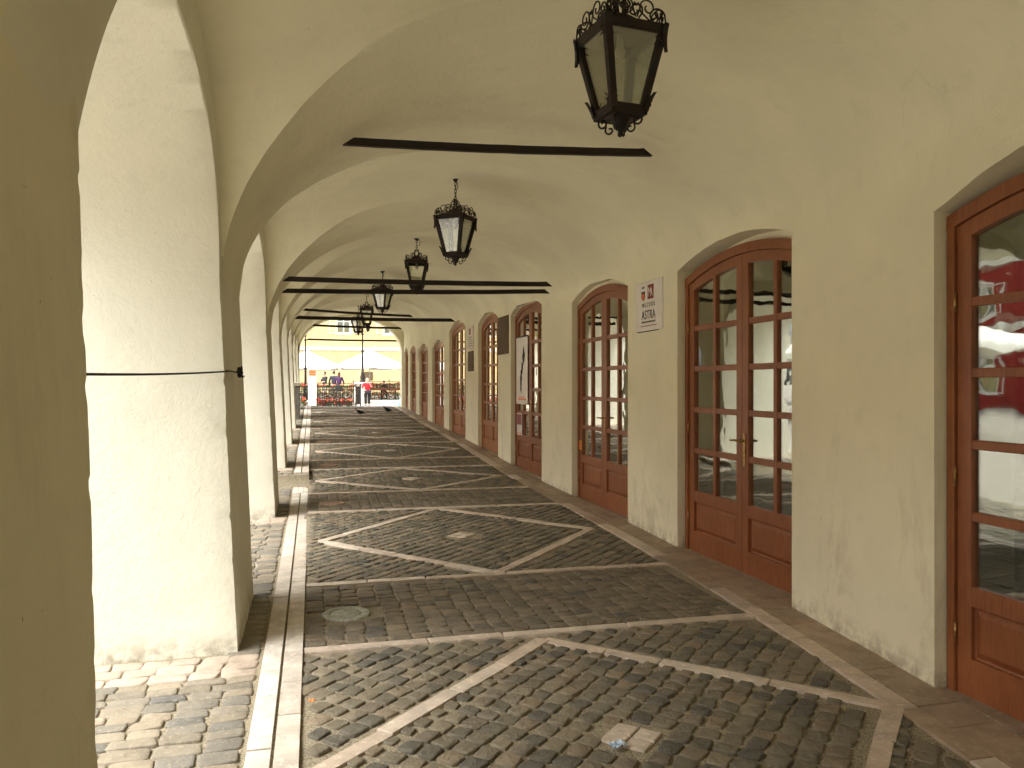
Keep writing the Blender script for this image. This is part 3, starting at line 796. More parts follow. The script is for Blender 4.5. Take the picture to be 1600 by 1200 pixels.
def make_door(i, label, sticker=None):
    y0, y1, zb, ap, sp, kind = DOORS[i]
    Wd = y1 - y0
    flat = y1 < 7; ang = 0 if flat else math.atan2(Xw(y1) - Xw(y0), y1 - y0)
    t = empty('double_door', (Xw(y1 if flat else y0) + REC, y0, zb), -ang, label, 'door', 'arched double doors along the right wall', (1, math.hypot(Wd, Xw(y1) - Xw(y0)) / DW, ap / DA))
    wd = M['wood'] if kind == 'near' else M['wood_far']; K = kind
    def fr(mb):
        mb.box(-.035, 0, -.02, .06, .045, DS - .004, .004); mb.box(-.035, DW - .045, -.02, .06, DW, DS - .004, .004)
        bar_arc(mb, 0, DW, 0, .075, -.035, .06, 24)
    part(('fr', K), 'door_frame', t, wd, fr)
    for L in (0, 1):
        a = .049 if L == 0 else DW / 2 + .002; b = DW / 2 - .002 if L == 0 else DW - .049
        sw = .088; so, si = (sw, .06) if L == 0 else (.06, sw)       # outer / meeting stiles
        def leaf(mb, a=a, b=b):
            top = lambda y: darc(y, .079)
            mb.box(-.018, a, .0, .030, a + .085, darc(a + .04, .14), .003); mb.box(-.018, b - .085, .0, .030, b, darc(b - .04, .14), .003)
            bar_arc(mb, a, b, .079, .16, -.0185, .0295, 12)
            for z in RAILS: mb.box(-.012, a + .08, z - .024, .028, b - .08, z + .024, .004)
            mb.box(-.016, a + .08, GB - .10, .028, b - .08, GB, .003)
            mb.box(-.016, a + .08, 0, .028, b - .08, .235, .003)
        lf = part(('leaf', K, L), 'door_leaf', t, wd, leaf)
        m = (a + b) / 2
        def gbar(mb, m=m): mb.box(-.015, m - .022, GB - .004, .026, m + .022, darc(m, .15), .003)
        part(('gb', K, L), 'glazing_bar', lf, wd, gbar)
        def pan(mb, a=a, b=b):
            p0, p1, q0, q1 = a + .083, b - .083, .233, GB - .098
            vs = [(.004, p0, q0), (.004, p1, q0), (.004, p1, q1), (.004, p0, q1), (.010, p0 + .012, q0 + .012), (.010, p1 - .012, q0 + .012), (.010, p1 - .012, q1 - .012), (.010, p0 + .012, q1 - .012),
                  (-.008, p0 + .05, q0 + .045), (-.008, p1 - .05, q0 + .045), (-.008, p1 - .05, q1 - .045), (-.008, p0 + .05, q1 - .045)]
            mb.add(vs, [(0, 1, 5, 4), (1, 2, 6, 5), (2, 3, 7, 6), (3, 0, 4, 7), (4, 5, 9, 8), (5, 6, 10, 9), (6, 7, 11, 10), (7, 4, 8, 11), (8, 9, 10, 11)])
        part(('pan', K, L), 'panel', lf, wd, pan)
        rows = [(GB, RAILS[3] - .024), (RAILS[3] + .024, RAILS[2] - .024), (RAILS[2] + .024, RAILS[1] - .024), (RAILS[1] + .024, RAILS[0] - .024), (RAILS[0] + .024, None)]
        for c_, (p0, p1) in enumerate(((a + .08, m - .02), (m + .02, b - .08))):
            for r_, (q0, q1) in enumerate(rows):
                def pane(mb, p0=p0, p1=p1, q0=q0, q1=q1):
                    tl = q1 + .003 if q1 else darc(p0, .155); tr = q1 + .003 if q1 else darc(p1, .155)
                    mb.add([(.006, p0, q0 - .003), (.006, p1, q0 - .003), (.006, p1, tr), (.006, p0, tl), (.010, p0, q0 - .003), (.010, p1, q0 - .003), (.010, p1, tr), (.010, p0, tl)],
                           [(0, 3, 2, 1), (4, 5, 6, 7), (0, 1, 5, 4), (1, 2, 6, 5), (2, 3, 7, 6), (3, 0, 4, 7)])
                part(('pane', L, c_, r_), 'pane', lf, M['glass'], pane)
    def han(mb):
        y = DW / 2 - .035
        mb.box(-.026, y - .018, .90, -.018, y + .018, 1.16, .003); mb.tube([(-.02, y, 1.10), (-.075, y, 1.10)], .009, 8); mb.tube([(-.07, y - .005, 1.10), (-.072, y + .06, 1.103), (-.068, y + .13, 1.098)], [.010, .009, .007], 8)
        mb.tube([(-.03, y, .965), (-.018, y, .965)], .009, 8)
    part('han', 'handle', t, M['brass'], han)
    for zz in (.35, 1.15, 2.05):
        for yy in (.047, DW - .047):
            def hg(mb, zz=zz, yy=yy): mb.tube([(-.026, yy, zz - .05), (-.026, yy, zz + .05)], .008, 8)
            part(('hg', zz, yy), 'hinge', t, M['brass'], hg)
    return t
DL = ['red-brown double door just behind the viewpoint', 'nearest red-brown glazed double door, cut off by the right edge of the photo',
      'red-brown arched double door right of the white museum sign', 'arched double door left of the white museum sign, small yellow sticker in a low pane',
      'arched double door with a white poster banner hung on its far leaf', 'arched double door between the large dark plaque and the two small plaques',
      'tall arched double door directly beyond the two small wall plaques', 'first of the four low far doors, nearest of them to the viewer',
      'second of the four low far doors, counted from the viewer', 'third of the four low far doors, next to the small pink sign', 'last low door of the row, against the open end of the arcade']
doors = [make_door(i, DL[i]) for i in range(len(DOORS))]

# ------------------------------------------------------------------ flat print helpers
def text_mesh(txt, size, sx=1.0):
    cu = bpy.data.curves.new('t', 'FONT'); cu.body = txt; cu.size = size; cu.align_x = 'CENTER'; cu.extrude = .0006
    o = bpy.data.objects.new('t', cu); C.objects.link(o); dg = bpy.context.evaluated_depsgraph_get(); me = bpy.data.meshes.new_from_object(o.evaluated_get(dg))
    bpy.data.objects.remove(o); bpy.data.curves.remove(cu)
    for v in me.vertices: v.co.x *= sx
    return me
def on_wall(o, y, z, off):      # local x -> -Y (reads from the corridor), local y -> Z
    pass
def wall_text(txt, size, parent, y, z, mat, sx=1.0, x=-.0165, name='lettering'):
    me = text_mesh(txt, size, sx); me.materials.clear()
    for v in me.vertices: a, b, c = v.co; v.co = (x - c, y - a, z + b)
    o = link(name, me, parent, mat)
    if len(txt) > 1: o['kind'] = 'stuff'
    return o
# museum sign
sg = empty('museum_sign', (Xw(7.28) - .005, 7.28, 2.03), 0, 'white museum sign on the wall between two arched doors', 'sign')
mb = MB(); mb.box(-.014, -.315, 0, 0, .315, .49, .003); mb.build('board', M['white_paint'], sg)
mb = MB(); mb.box(0, -.325, -.008, .012, .318, .494); mb.build('backing', M['ink_black'], sg)
mb = MB(); mb.box(-.0165, -.12, .31, -.0145, .02, .45); mb.build('logo_square', M['ink_red'], sg)
wall_text('M', .13, sg, -.03, .335, M['white_paint'], .8, -.017, 'logo_letter'); wall_text('A', .11, sg, -.075, .335, M['white_paint'], .7, -.0172, 'logo_letter')
mb = MB()      # small shield: dark top, orange foot
def shield(mb, y, z, w_, h, x=-.0165):
    P = [(-w_ / 2, h), (w_ / 2, h), (w_ / 2, h * .4), (w_ * .3, h * .12), (0, 0), (-w_ * .3, h * .12), (-w_ / 2, h * .4)]
    n = len(P); vs = [(x, y + a, z + b) for a, b in P] + [(x + .002, y + a, z + b) for a, b in P]
    mb.add(vs, [tuple(range(n)), tuple(range(2 * n - 1, n - 1, -1))] + [(i, (i + 1) % n, n + (i + 1) % n, n + i) for i in range(n)])
shield(mb, .13, .305, .085, .09); mb.build('shield', M['ink_black'], sg)
mb = MB(); shield(mb, .13, .312, .055, .06, -.0172); mb.build('shield', M['ink_orange'], sg)
wall_text('ASTRA', .03, sg, .13, .425, M['ink_black'], .8, name='small_lettering'); 
wall_text('M U Z E U L', .062, sg, 0.0, .235, M['ink_black'], .98)
wall_text('ASTRA', .125, sg, 0.0, .115, M['ink_black'], .88)
wall_text('COMPLEXUL NATIONAL MUZEAL', .026, sg, 0.0, .078, M['ink_black'], .86, name='small_lettering')
mb = MB(); mb.box(-.0165, -.19, .045, -.0145, .19, .052); mb.build('red_line', M['ink_red'], sg)
# large dark plaque
def plaque(y, z, w_, h, label, mat, name='wall_plaque', screws=True):
    t = empty(name, (Xw(y) - .002, y, z), 0, label, 'plaque'); mb = MB(); mb.box(-.022, -w_ / 2, 0, 0, w_ / 2, h, .004); mb.build('plate', mat, t)
    if screws:
        for a in (-1, 1):
            for b in (.05, h - .05): mb = MB(); mb.ell((-.024, a * (w_ / 2 - .05), b), (.008, .010, .010), 8, 5); mb.build('screw', M['brass'], t)
    return t
p = plaque(13.5, 2.02, .74, .66, 'large dark bronze plaque on the wall beyond the poster door', M['brown_plaque'])
mb = MB()
for k in range(9): mb.box(-.0235, -.28 + .02 * (k % 3), .12 + k * .05, -.0215, .28 - .03 * ((k * 7) % 4), .128 + k * .05)
mb.build('raised_inscription', M['brown_plaque'], p)
p = plaque(16.43, 2.24, .55, .48, 'small pale plaque above the bronze one between two far doors', M['paper_pink'])
mb = MB(); mb.box(-.0235, -.06, .30, -.0215, .12, .43); mb.build('emblem', M['ink_red'], p)
mb = MB()
for k in range(5): mb.box(-.0235, -.2, .06 + k * .045, -.0215, .2, .072 + k * .045)
mb.build('text_lines', M['ink_black'], p)
plaque(16.43, 1.77, .55, .42, 'small bronze plaque directly under the pale one', M['brown_plaque'])
p = plaque(25.15, 2.27, .3, .36, 'small pinkish sign between the second and third low far doors', M['paper_pink'], 'small_sign', False)
# poster banner on the far leaf of the fifth door
xp = Xw(12.5) + .07
po = empty('poster_banner', (xp, 12.52, 1.17), 0, 'tall white poster banner with a black ink drawing hung on a door leaf', 'poster')
mb = MB(); mb.box(-.006, -.36, 0, 0, .36, 1.10, .002); mb.build('sheet', M['white_paint'], po)
mb = MB()      # loose brush figure
rr = random.Random(9)
for k in range(30):
    t0 = rr.uniform(.2, .9); c0 = (-.05 + .10 * math.sin(t0 * 5), t0)
    pts = [(-.008, c0[0] + (q - .5) * rr.uniform(.02, .10) + .012 * math.sin(q * 7 + k), c0[1] + (q - .5) * rr.uniform(.06, .22)) for q in (0, .25, .5, .75, 1)]
    mb.tube(pts, [.001, .009, .013, .008, .001], 4)
mb.build('ink_drawing', M['ink_black'], po)
mb = MB(); mb.box(-.0085, -.26, .07, -.0065, .22, .095); mb.box(-.0085, -.18, .11, -.0065, .2, .125); mb.build('red_caption', M['ink_orange'], po)
mb = MB(); mb.tube([(-.004, -.37, 1.10), (-.004, .37, 1.10)], .012, 8); mb.build('top_rod', M['ink_black'], po)
fl = empty('flyer', (xp, 12.68, .66), 0, 'small flyer taped in the lower pane under the white poster', 'flyer')
mb = MB(); mb.box(-.004, -.17, 0, 0, .17, .36, .001); mb.build('sheet', M['paper_pink'], fl)
mb = MB(); mb.box(-.0065, -.14, .17, -.0045, .14, .34); mb.build('red_picture', M['ink_red'], fl); mb = MB(); mb.box(-.0065, -.14, .02, -.0045, .14, .035); mb.build('red_line', M['ink_orange'], fl)
st = empty('door_sticker', (Xw(9.7) + REC - .02, 9.66, .66), 0, 'small yellow sticker low in the pane of the door beside the museum sign', 'sticker')
mb = MB(); mb.box(-.002, -.07, 0, 0, .07, .12); mb.build('sheet', M['yellow_print'], st); mb = MB(); mb.box(-.0035, -.05, .02, -.0022, .05, .04); mb.box(-.0035, -.05, .06, -.0022, .05, .09); mb.build('red_marks', M['ink_orange'], st)

# ------------------------------------------------------------------ iron tie bars
def tie(x0, y0, z0, x1, y1, z1, h, label):
    t = MB(); d = Vector((x1 - x0, y1 - y0, z1 - z0)); L = d.length
    vs = []; n = 20
    for k in range(n + 1):
        p = Vector((x0, y0, z0)) + d * k / n + Vector((0, 0, -.012 * math.sin(math.pi * k / n) + .003 * noise.noise(Vector((k * .7, y0, 0)))))
        e = (.07 if k == 0 else -.07 if k == n else 0) * h / .05; vs += [p + Vector((e if b else 0, a, b)) - Vector((x0, y0, z0)) for a, b in ((-.018, 0), (.018, 0), (.018, h), (-.018, h))]
    fs = [(3, 2, 1, 0), tuple(n * 4 + q for q in range(4))]
    for k in range(n):
        for j in range(4): fs.append((k * 4 + j, k * 4 + (j + 1) % 4, k * 4 + 4 + (j + 1) % 4, k * 4 + 4 + j))
    t.add(vs, fs); o = t.build('iron_tie_bar', M['iron'], None, (x0, y0, z0)); prop(o, label, 'tie bar', 'iron tie bars across the vault')
tie(.19, 5.25, 3.045, 2.35, 5.25, 3.125, .050, 'nearest black tie bar, under the vault behind the closest lantern')
tie(-.38, 10.25, 2.63, 3.10, 10.25, 2.72, .055, 'lower of the two parallel tie bars across the third pillar line')
tie(-.33, 9.35, 2.665, 2.86, 9.35, 2.70, .055, 'upper of the two parallel tie bars across the third pillar line')
tie(-.40, 18.0, 2.92, 3.19, 18.0, 2.93, .075, 'thick tie bar ending just left of the tall far door')
tie(-.20, 17.0, 3.02, 2.1, 17.0, 2.93, .05, 'short slanting tie bar above the thick far one')
tie(-.02, 21.5, 3.02, 2.35, 21.5, 2.98, .055, 'thin tie bar crossing in front of the far windows')
tie(-.22, 28.6, 3.03, 2.98, 28.6, 3.02, .06, 'last tie bar at the mouth of the open end arch')

# ------------------------------------------------------------------ lanterns
def spiral(cx, cz, r, turns, a0, sgn=1, n=18, shrink=.25):
    return [(cx + r * (1 - (1 - shrink) * k / n) * math.cos(a0 + sgn * turns * 2 * math.pi * k / n), cz + r * (1 - (1 - shrink) * k / n) * math.sin(a0 + sgn * turns * 2 * math.pi * k / n)) for k in range(n + 1)]
TW, BW, ZT0, ZB0 = .142, .078, .455, .125      # half widths, heights of lantern glass cage
def lantern_mesh():
    out = {}
    cs = [(1, 1), (-1, 1), (-1, -1), (1, -1)]
    posts = []
    for sx, sy in cs:
        m = MB(); a = Vector((sx * BW, sy * BW, ZB0)); b = Vector((sx * TW, sy * TW, ZT0)); vs = []
        for p, w_ in ((a, .015), (b, .017)):
            for q in ((1, 1), (-1, 1), (-1, -1), (1, -1)): vs.append(p + Vector((q[0] * w_, q[1] * w_, 0)))
        m.add(vs, [(3, 2, 1, 0), (4, 5, 6, 7)] + [(i, (i + 1) % 4, 4 + (i + 1) % 4, 4 + i) for i in range(4)]); posts.append(m)
    out['corner_post'] = posts
    bars = []
    for (hw, z, h) in ((TW, ZT0 - .004, .045), (BW, ZB0 - .035, .045)):
        w_ = .016
        for s in (1, -1):
            m = MB(); m.box(-hw - w_, s * hw - w_, z, hw + w_, s * hw + w_, z + h, .003); bars.append(m)
            m = MB(); m.box(s * hw - w_ + .001, -hw + w_, z + .001, s * hw + w_ - .001, hw - w_, z + h - .001); bars.append(m)
    out['frame_bar'] = bars
    m = MB()
    r = [(TW + .018, ZT0 + .038), (.075, ZT0 + .075), (.028, ZT0 + .12)]
    vs = [(sx * a, sy * a, z) for a, z in r for sx, sy in cs]
    m.add(vs, [(i + 4 * k, (i + 1) % 4 + 4 * k, (i + 1) % 4 + 4 * k + 4, i + 4 * k + 4) for k in range(2) for i in range(4)] + [(8, 9, 10, 11), (3, 2, 1, 0)])
    out['roof'] = (m, 'rust_iron')
    m = MB(); m.lathe([(.001, .0), (.012, .008), (.010, .03), (.03, .045), (.036, .07), (.05, .085), (BW, .092)], 12); out['finial'] = (m, 'iron')
    leaves = []
    for sx, sy in cs:      # corner leaves: horned tips at top, spiky leaves at foot
        d = Vector((sx, sy, 0)).normalized(); t = Vector((-d.y, d.x, 0))
        for (rad, z, up, ln, w_) in ((TW * 1.414 + .018, ZT0 + .04, -1, .13, .028), (BW * 1.414 + .014, ZB0 - .02, 1, .085, .024)):
            m = MB(); leaves.append(m)
            prof = [(0, 1), (.25, 1.05), (.5, .9), (.75, .55), (1, .08)]
            vs = []
            for (s, ww) in prof:
                out_ = .008 + .026 * s * s if up < 0 else .004 + .018 * s * s
                for q in (-1, 1): vs.append(d * (rad - .008 + out_ - (TW - BW) * 1.414 / (ZT0 - ZB0) * (s * ln) * (1 if up < 0 else -1) * .95) + t * q * w_ * ww + Vector((0, 0, z + up * ln * s)))
                vs.append(d * (rad + .008 + out_ - (TW - BW) * 1.414 / (ZT0 - ZB0) * (s * ln) * (1 if up < 0 else -1) * .95) + Vector((0, 0, z + up * ln * s)))
            fs = []
            for k in range(4):
                a = k * 3; fs += [(a, a + 2, a + 5, a + 3), (a + 2, a + 1, a + 4, a + 5), (a + 1, a, a + 3, a + 4)]
            m.add(vs, fs)
            for q in (-1, 1):       # barbs
                for s in (.35, .6):
                    c = d * (rad + .008 - (TW - BW) * 1.414 / (ZT0 - ZB0) * (s * ln) * (1 if up < 0 else -1)) + t * q * w_ * .8 + Vector((0, 0, z + up * ln * s))
                    m.tube([c, c + t * q * .014 + Vector((0, 0, up * .016))], [.004, .0008], 4)
    out['leaf_ornament'] = leaves
    sc = []
    for k in range(4):      # scrollwork on each top side, running up toward the crown
        a = k * math.pi / 2; e = Vector((math.cos(a), math.sin(a), 0)); t = Vector((-e.y, e.x, 0)); 
        for s in (1, -1):
            # corner roll
            def P(uu, zz): return e * (TW + .01 - .0 * zz) + t * s * uu + Vector((0, 0, zz))
            pts = [P(u, z) for u, z in spiral(TW - .022, ZT0 + .075, .030, 1.25, R(-10), 1)]
            m = MB(); sc.append(m); m.tube([P(TW + .012, ZT0 + .045)] + pts, .0040, 5)
            pts = [P(u, z) for u, z in spiral(.060, ZT0 + .098, .044, 1.2, R(-150), -1)]
            m = MB(); sc.append(m); m.tube([P(TW - .05, ZT0 + .05), P(TW - .075, ZT0 + .043)] + pts, .0040, 5)
            m = MB(); sc.append(m); m.tube([P(.004, ZT0 + .05), P(.02, ZT0 + .095), P(.008, ZT0 + .115), P(0, ZT0 + .10)], .004, 5)
    for k in range(4):      # diagonal scrolls from corners to the crown
        a = k * math.pi / 2 + math.pi / 4; e = Vector((math.cos(a), math.sin(a), 0))
        def P(uu, zz): return e * uu + Vector((0, 0, zz))
        m = MB(); sc.append(m); m.tube([P(TW * 1.41, ZT0 + .05)] + [P(u, z) for u, z in spiral(TW * 1.414 - .035, ZT0 + .09, .036, 1.1, R(-30), 1)], .0045, 5)
        m = MB(); sc.append(m); m.tube([P(TW * 1.1, ZT0 + .06), P(.09, ZT0 + .075)] + [P(u, z) for u, z in spiral(.072, ZT0 + .13, .040, 1.2, R(-60), 1)], .0045, 5)
        m = MB(); sc.append(m); m.tube([P(.02, ZT0 + .11), P(.05, ZT0 + .165), P(.03, ZT0 + .20), P(.012, ZT0 + .185)], .006, 5)
        # foot curls
        m = MB(); sc.append(m); m.tube([P(BW * 1.41, ZB0 - .03)] + [P(u, z) for u, z in spiral(BW * 1.414 - .028, ZB0 - .052, .024, 1.0, R(20), -1)], .005, 5)
        m = MB(); sc.append(m); m.tube([P(.07, ZB0 - .04)] + [P(u, z) for u, z in spiral(.05, ZB0 - .085, .024, .95, R(40), -1)], .0045, 5)
    out['scrolls'] = sc
    gl = []
    for k in range(4):
        (ax, ay), (bx, by) = cs[k], cs[(k + 1) % 4]; th_ = .0015
        n_ = Vector((ax + bx, ay + by, 0)).normalized()
        q = [Vector((ax * BW, ay * BW, ZB0)), Vector((bx * BW, by * BW, ZB0)), Vector((bx * TW, by * TW, ZT0)), Vector((ax * TW, ay * TW, ZT0))]
        vs = q + [p + n_ * th_ * 2 for p in q]; m = MB(); m.add(vs, [(0, 3, 2, 1), (4, 5, 6, 7), (0, 1, 5, 4), (1, 2, 6, 5), (2, 3, 7, 6), (3, 0, 4, 7)]); gl.append(m)
    out['glass'] = gl
    m = MB(); m.lathe([(.002, ZT0 - .085), (.022, ZT0 - .068), (.026, ZT0 - .05), (.016, ZT0 - .025), (.014, ZT0 + .03)], 12); out['bulb'] = (m, 'bulb')
    m = MB()      # crown: yoke and loop
    m.box(-.030, -.010, ZT0 + .11, -.020, .010, ZT0 + .215, .002); m.box(.020, -.010, ZT0 + .11, .030, .010, ZT0 + .215, .002); m.box(-.0302, -.0102, ZT0 + .205, .0302, .0102, ZT0 + .217)
    out['yoke'] = (m, 'rust_iron')
    return out
LM = lantern_mesh(); lcache = {}
def lme(key, m, mat, name):
    if key not in lcache: me = m.me(name); me.materials.append(M[mat]); lcache[key] = me
    return lcache[key]
def lantern(x, y, zb, rz, ztop, label, s=1.0):
    t = empty('lantern', (x, y, zb), rz, label, 'lantern', 'wrought-iron lanterns hanging from the vault', (s, s, s))
    for k in ('roof', 'finial', 'yoke', 'bulb'):
        m, mt = LM[k]; link(k, lme(k, m, mt, k), t)
    for k in ('corner_post', 'frame_bar', 'leaf_ornament'):
        for i, m in enumerate(LM[k]): link(k, lme((k, i), m, 'iron', k), t)
    for i, m in enumerate(LM['scrolls']): link('scroll', lme(('s', i), m, 'iron', 'scroll'), t)
    for i, m in enumerate(LM['glass']): link('glass_pane', lme(('g', i), m, 'lamp_glass', 'glass_pane'), t)
    m = MB(); z = ZT0 + .205; k = 0; top = (ztop - zb) / s
    while z < top - .01:
        pts = []
        for q in range(12):
            a = 2 * math.pi * q / 12; u = .011 * math.cos(a); v = .024 * math.sin(a)
            pts.append((u, 0, z + .020 + v) if k % 2 else (0, u, z + .020 + v))
        m.tube(pts, .0038, 5, closed=True); z += .037; k += 1
    m.build('chain', M['iron'], t)
    m = MB(); m.lathe([(.012, top - .035), (.03, top - .012), (.05, top - .004), (.05, top + .02)], 14); m.tube([(.02, 0, top - .02), (.05, .0, top - .05), (.045, 0, top - .09), (.03, .0, top - .11)], .004, 5); m.build('ceiling_rose', M['iron'], t)
    return t
def vz(x, y):
    q = bay_of(y, .08); z = barrel(x, y)
    if q: z = max(z, lun(x, y, *q)) if x < Xc(y) else z
    return z + Zf(y)
LL = ['large lantern nearest the viewer, its chain cut by the top edge', 'second lantern from the viewer, hanging clear of the tie bars', 'lantern crossed by the two parallel tie bars, seen square on',
      'fourth lantern, its roof behind the lower parallel tie bar', 'fifth lantern, small, left of the one behind the parallel bars', 'sixth lantern, very small, in front of the far end arch']
LP = [(1.405, 3.50, 2.66, R(7)), (1.40, 7.9, 2.69, R(52)), (1.50, 11.75, 2.82, R(-11)), (1.36, 16.0, 2.90, R(57)), (1.33, 20.3, 2.90, R(-8)), (1.36, 24.6, 2.97, R(30))]
for (x, y, z, rz), lb in zip(LP, LL): lantern(x, y, z, rz, vz(x, y) + .005, lb, 1.0)

# ------------------------------------------------------------------ cable tied round the second pillar
cb = empty('cable', (-.44, 4.75, 1.57), 0, 'black cable strung across the first archway and knotted on the pillar', 'cable')
mb = MB(); pts = [(-.02 - .28 * (1 - k / 16), -3.1 + 3.04 * k / 16, -.045 + .045 * k / 16 - .012 * math.sin(math.pi * k / 16)) for k in range(17)]
pts += [(-.022, -.115, .002), (-.018, -.09, .003), (-.006, .0, .002), (.010, .15, -.002), (.014, .24, 0)]; mb.tube(pts, .0045, 7); mb.build('line', M['cloth_black'], cb)
mb = MB(); r2 = random.Random(2)
for k in range(5):
    c = Vector((.018, .27 + .02 * r2.uniform(-1, 1), .004 * k - .008)); a0 = r2.uniform(0, 6)
    mb.tube([c + Vector((.010 * math.sin(q * 2 + a0), .028 * math.cos(q + a0), .018 * math.sin(q + a0))) for q in [2 * math.pi * j / 14 for j in range(14)]], .007, 6, closed=True)
mb.tube([(.02, .29, 0), (.025, .33, .02), (.02, .36, .035)], .006, 6); mb.tube([(.02, .28, -.01), (.03, .33, -.03), (.022, .37, -.025)], .006, 6)
mb.build('knot', M['cloth_black'], cb)
mb = MB(); mb.tube([(.01, .34, -.02), (.03, .44, -.022)], .005, 6); mb.build('hook', M['brass'], cb)

# ------------------------------------------------------------------ litter
def crumple(name, x, y, z, w_, d, h, mat, label, cat):
    r = random.Random(int(x * 100)); vs, fs = [], []; n = 9
    for i in range(n):
        for j in range(n // 2 + 1):
            vs.append(((i / (n - 1) - .5) * w_ + r.uniform(-.003, .003), (j / (n // 2) - .5) * d + r.uniform(-.003, .003), r.uniform(0, h)))
    m = n // 2 + 1
    for i in range(n - 1):
        for j in range(m - 1): a = i * m + j; fs.append((a, a + m, a + m + 1, a + 1))
    o = link(name, mesh(name, vs, fs), None, mat, (x, y, z), .4); prop(o, label, cat)
    md = o.modifiers.new('s', 'SOLIDIFY'); md.thickness = .001; return o
crumple('wrapper', 1.215, 3.05, .016, .085, .04, .018, M['wrapper_blue'], 'crumpled blue and white wrapper on the light centre tiles', 'wrapper')
crumple('dry_leaf', .0, 3.83, .014, .03, .022, .012, M['wrapper_orange'], 'small orange dry leaf beside the kerb strip', 'leaf')

# ------------------------------------------------------------------ pigeons
def pigeon(x, y, rz, label):
    t = empty('pigeon', (x, y, Zf(y) + .012), rz, label, 'pigeon')
    prof = [(-.15, .070, .012, .006), (-.10, .082, .022, .012), (-.05, .104, .048, .044), (0, .118, .060, .062), (.05, .130, .058, .062), (.085, .150, .038, .042), (.105, .180, .024, .026), (.118, .205, .020, .022), (.135, .218, .021, .021), (.152, .216, .013, .013), (.160, .213, .004, .004)]
    n = 12; vs = []
    for (px, pz, ry, rz_) in prof:
        for k in range(n): q = 2 * math.pi * k / n; vs.append((px + .25 * rz_ * math.sin(q) * (px > .04), ry * math.cos(q), pz + rz_ * math.sin(q)))
    fs = [(i * n + k, i * n + (k + 1) % n, (i + 1) * n + (k + 1) % n, (i + 1) * n + k) for i in range(len(prof) - 1) for k in range(n)] + [tuple(range(n - 1, -1, -1)), tuple(range((len(prof) - 1) * n, len(prof) * n))]
    link('body', mesh('body', vs, fs, True), t, M['pigeon'])
    m = MB(); m.add([(-.10, -.020, .085), (-.10, .020, .085), (-.20, .032, .055), (-.20, -.032, .055), (-.10, -.020, .075), (-.10, .020, .075), (-.20, .032, .050), (-.20, -.032, .050)], [(0, 1, 2, 3), (7, 6, 5, 4), (0, 4, 5, 1), (1, 5, 6, 2), (2, 6, 7, 3), (3, 7, 4, 0)]); m.build('tail', M['pigeon'], t)
    for s in (1, -1):
        m = MB(); m.ell((-.03, s * .046, .118), (.10, .012, .034), 12, 8, Matrix.Rotation(R(-14), 3, 'Y')); m.build('wing', M['pigeon'], t)
        m = MB(); m.tube([(.0, s * .022, .07), (.005, s * .024, .035), (0, s * .025, .004)], .004, 5)
        for a in (-35, 0, 35, 180): m.tube([(0, s * .025, .004), (.022 * math.cos(R(a)), s * .025 + .022 * math.sin(R(a)), .002)], [.003, .0015], 4)
        m.build('leg', M['beak'], t)
    m = MB(); m.ell((.100, 0, .175), (.026, .026, .022), 10, 6); m.build('neck_ruff', M['pigeon_neck'], t)
    m = MB(); m.tube([(.153, 0, .216), (.176, 0, .208)], [.006, .001], 6); m.build('beak', M['beak'], t)
pigeon(1.42, 24.7, R(168), 'dark pigeon standing on the far cobbles, left of the other one')
pigeon(2.34, 25.7, R(150), 'dark pigeon on the far cobbles near the right wall')

# ------------------------------------------------------------------ stone pedestal at the far pillar
t = empty('stone_pedestal', (-.42, 23.9, Zside(23.7)), 0, 'dark stone pedestal with a moulded cap against the far pillar', 'pedestal')
mb = MB(); mb.box(-.08, -.2, 0, .07, .2, .98, .01); mb.build('shaft', M['dark_stone'], t)
mb = MB(); mb.box(-.11, -.23, .98, .11, .23, 1.03, .012); mb.box(-.14, -.26, 1.03, .15, .26, 1.08, .014); mb.build('cap', M['stone_ped'], t)

# ------------------------------------------------------------------ ground outside
vs, fs = [], []
gx = [-300, -120, -60, -30, -15, -8, -4, -2.39, 0, 3.8, 8, 15, 30, 60, 120, 300]; gy = [-200, -60, -20, -8, 0, 5, 11, 15, 20, 25, 30, 30.5, 33, 38, 42, 46, 49, 52, 55, 60, 75, 120, 250, 600]
for Y in gy:
    for X in gx: vs.append((X, Y, gnd(Y) - (.02 if Y < 30.3 else 0)))
for i in range(len(gy) - 1):
    for j in range(len(gx) - 1): a = i * len(gx) + j; fs.append((a, a + 1, a + len(gx) + 1, a + len(gx)))
g = link('ground', mesh('ground', vs, fs, True), None, M['square']); prop(g, 'pale paved town square', kind='structure')
# terrace of the cafe
mb = MB(); mb.box(-9, 44.5, -.2, 2.35, 60, .5); prop(mb.build('cafe_terrace', M['square']), kind='structure')

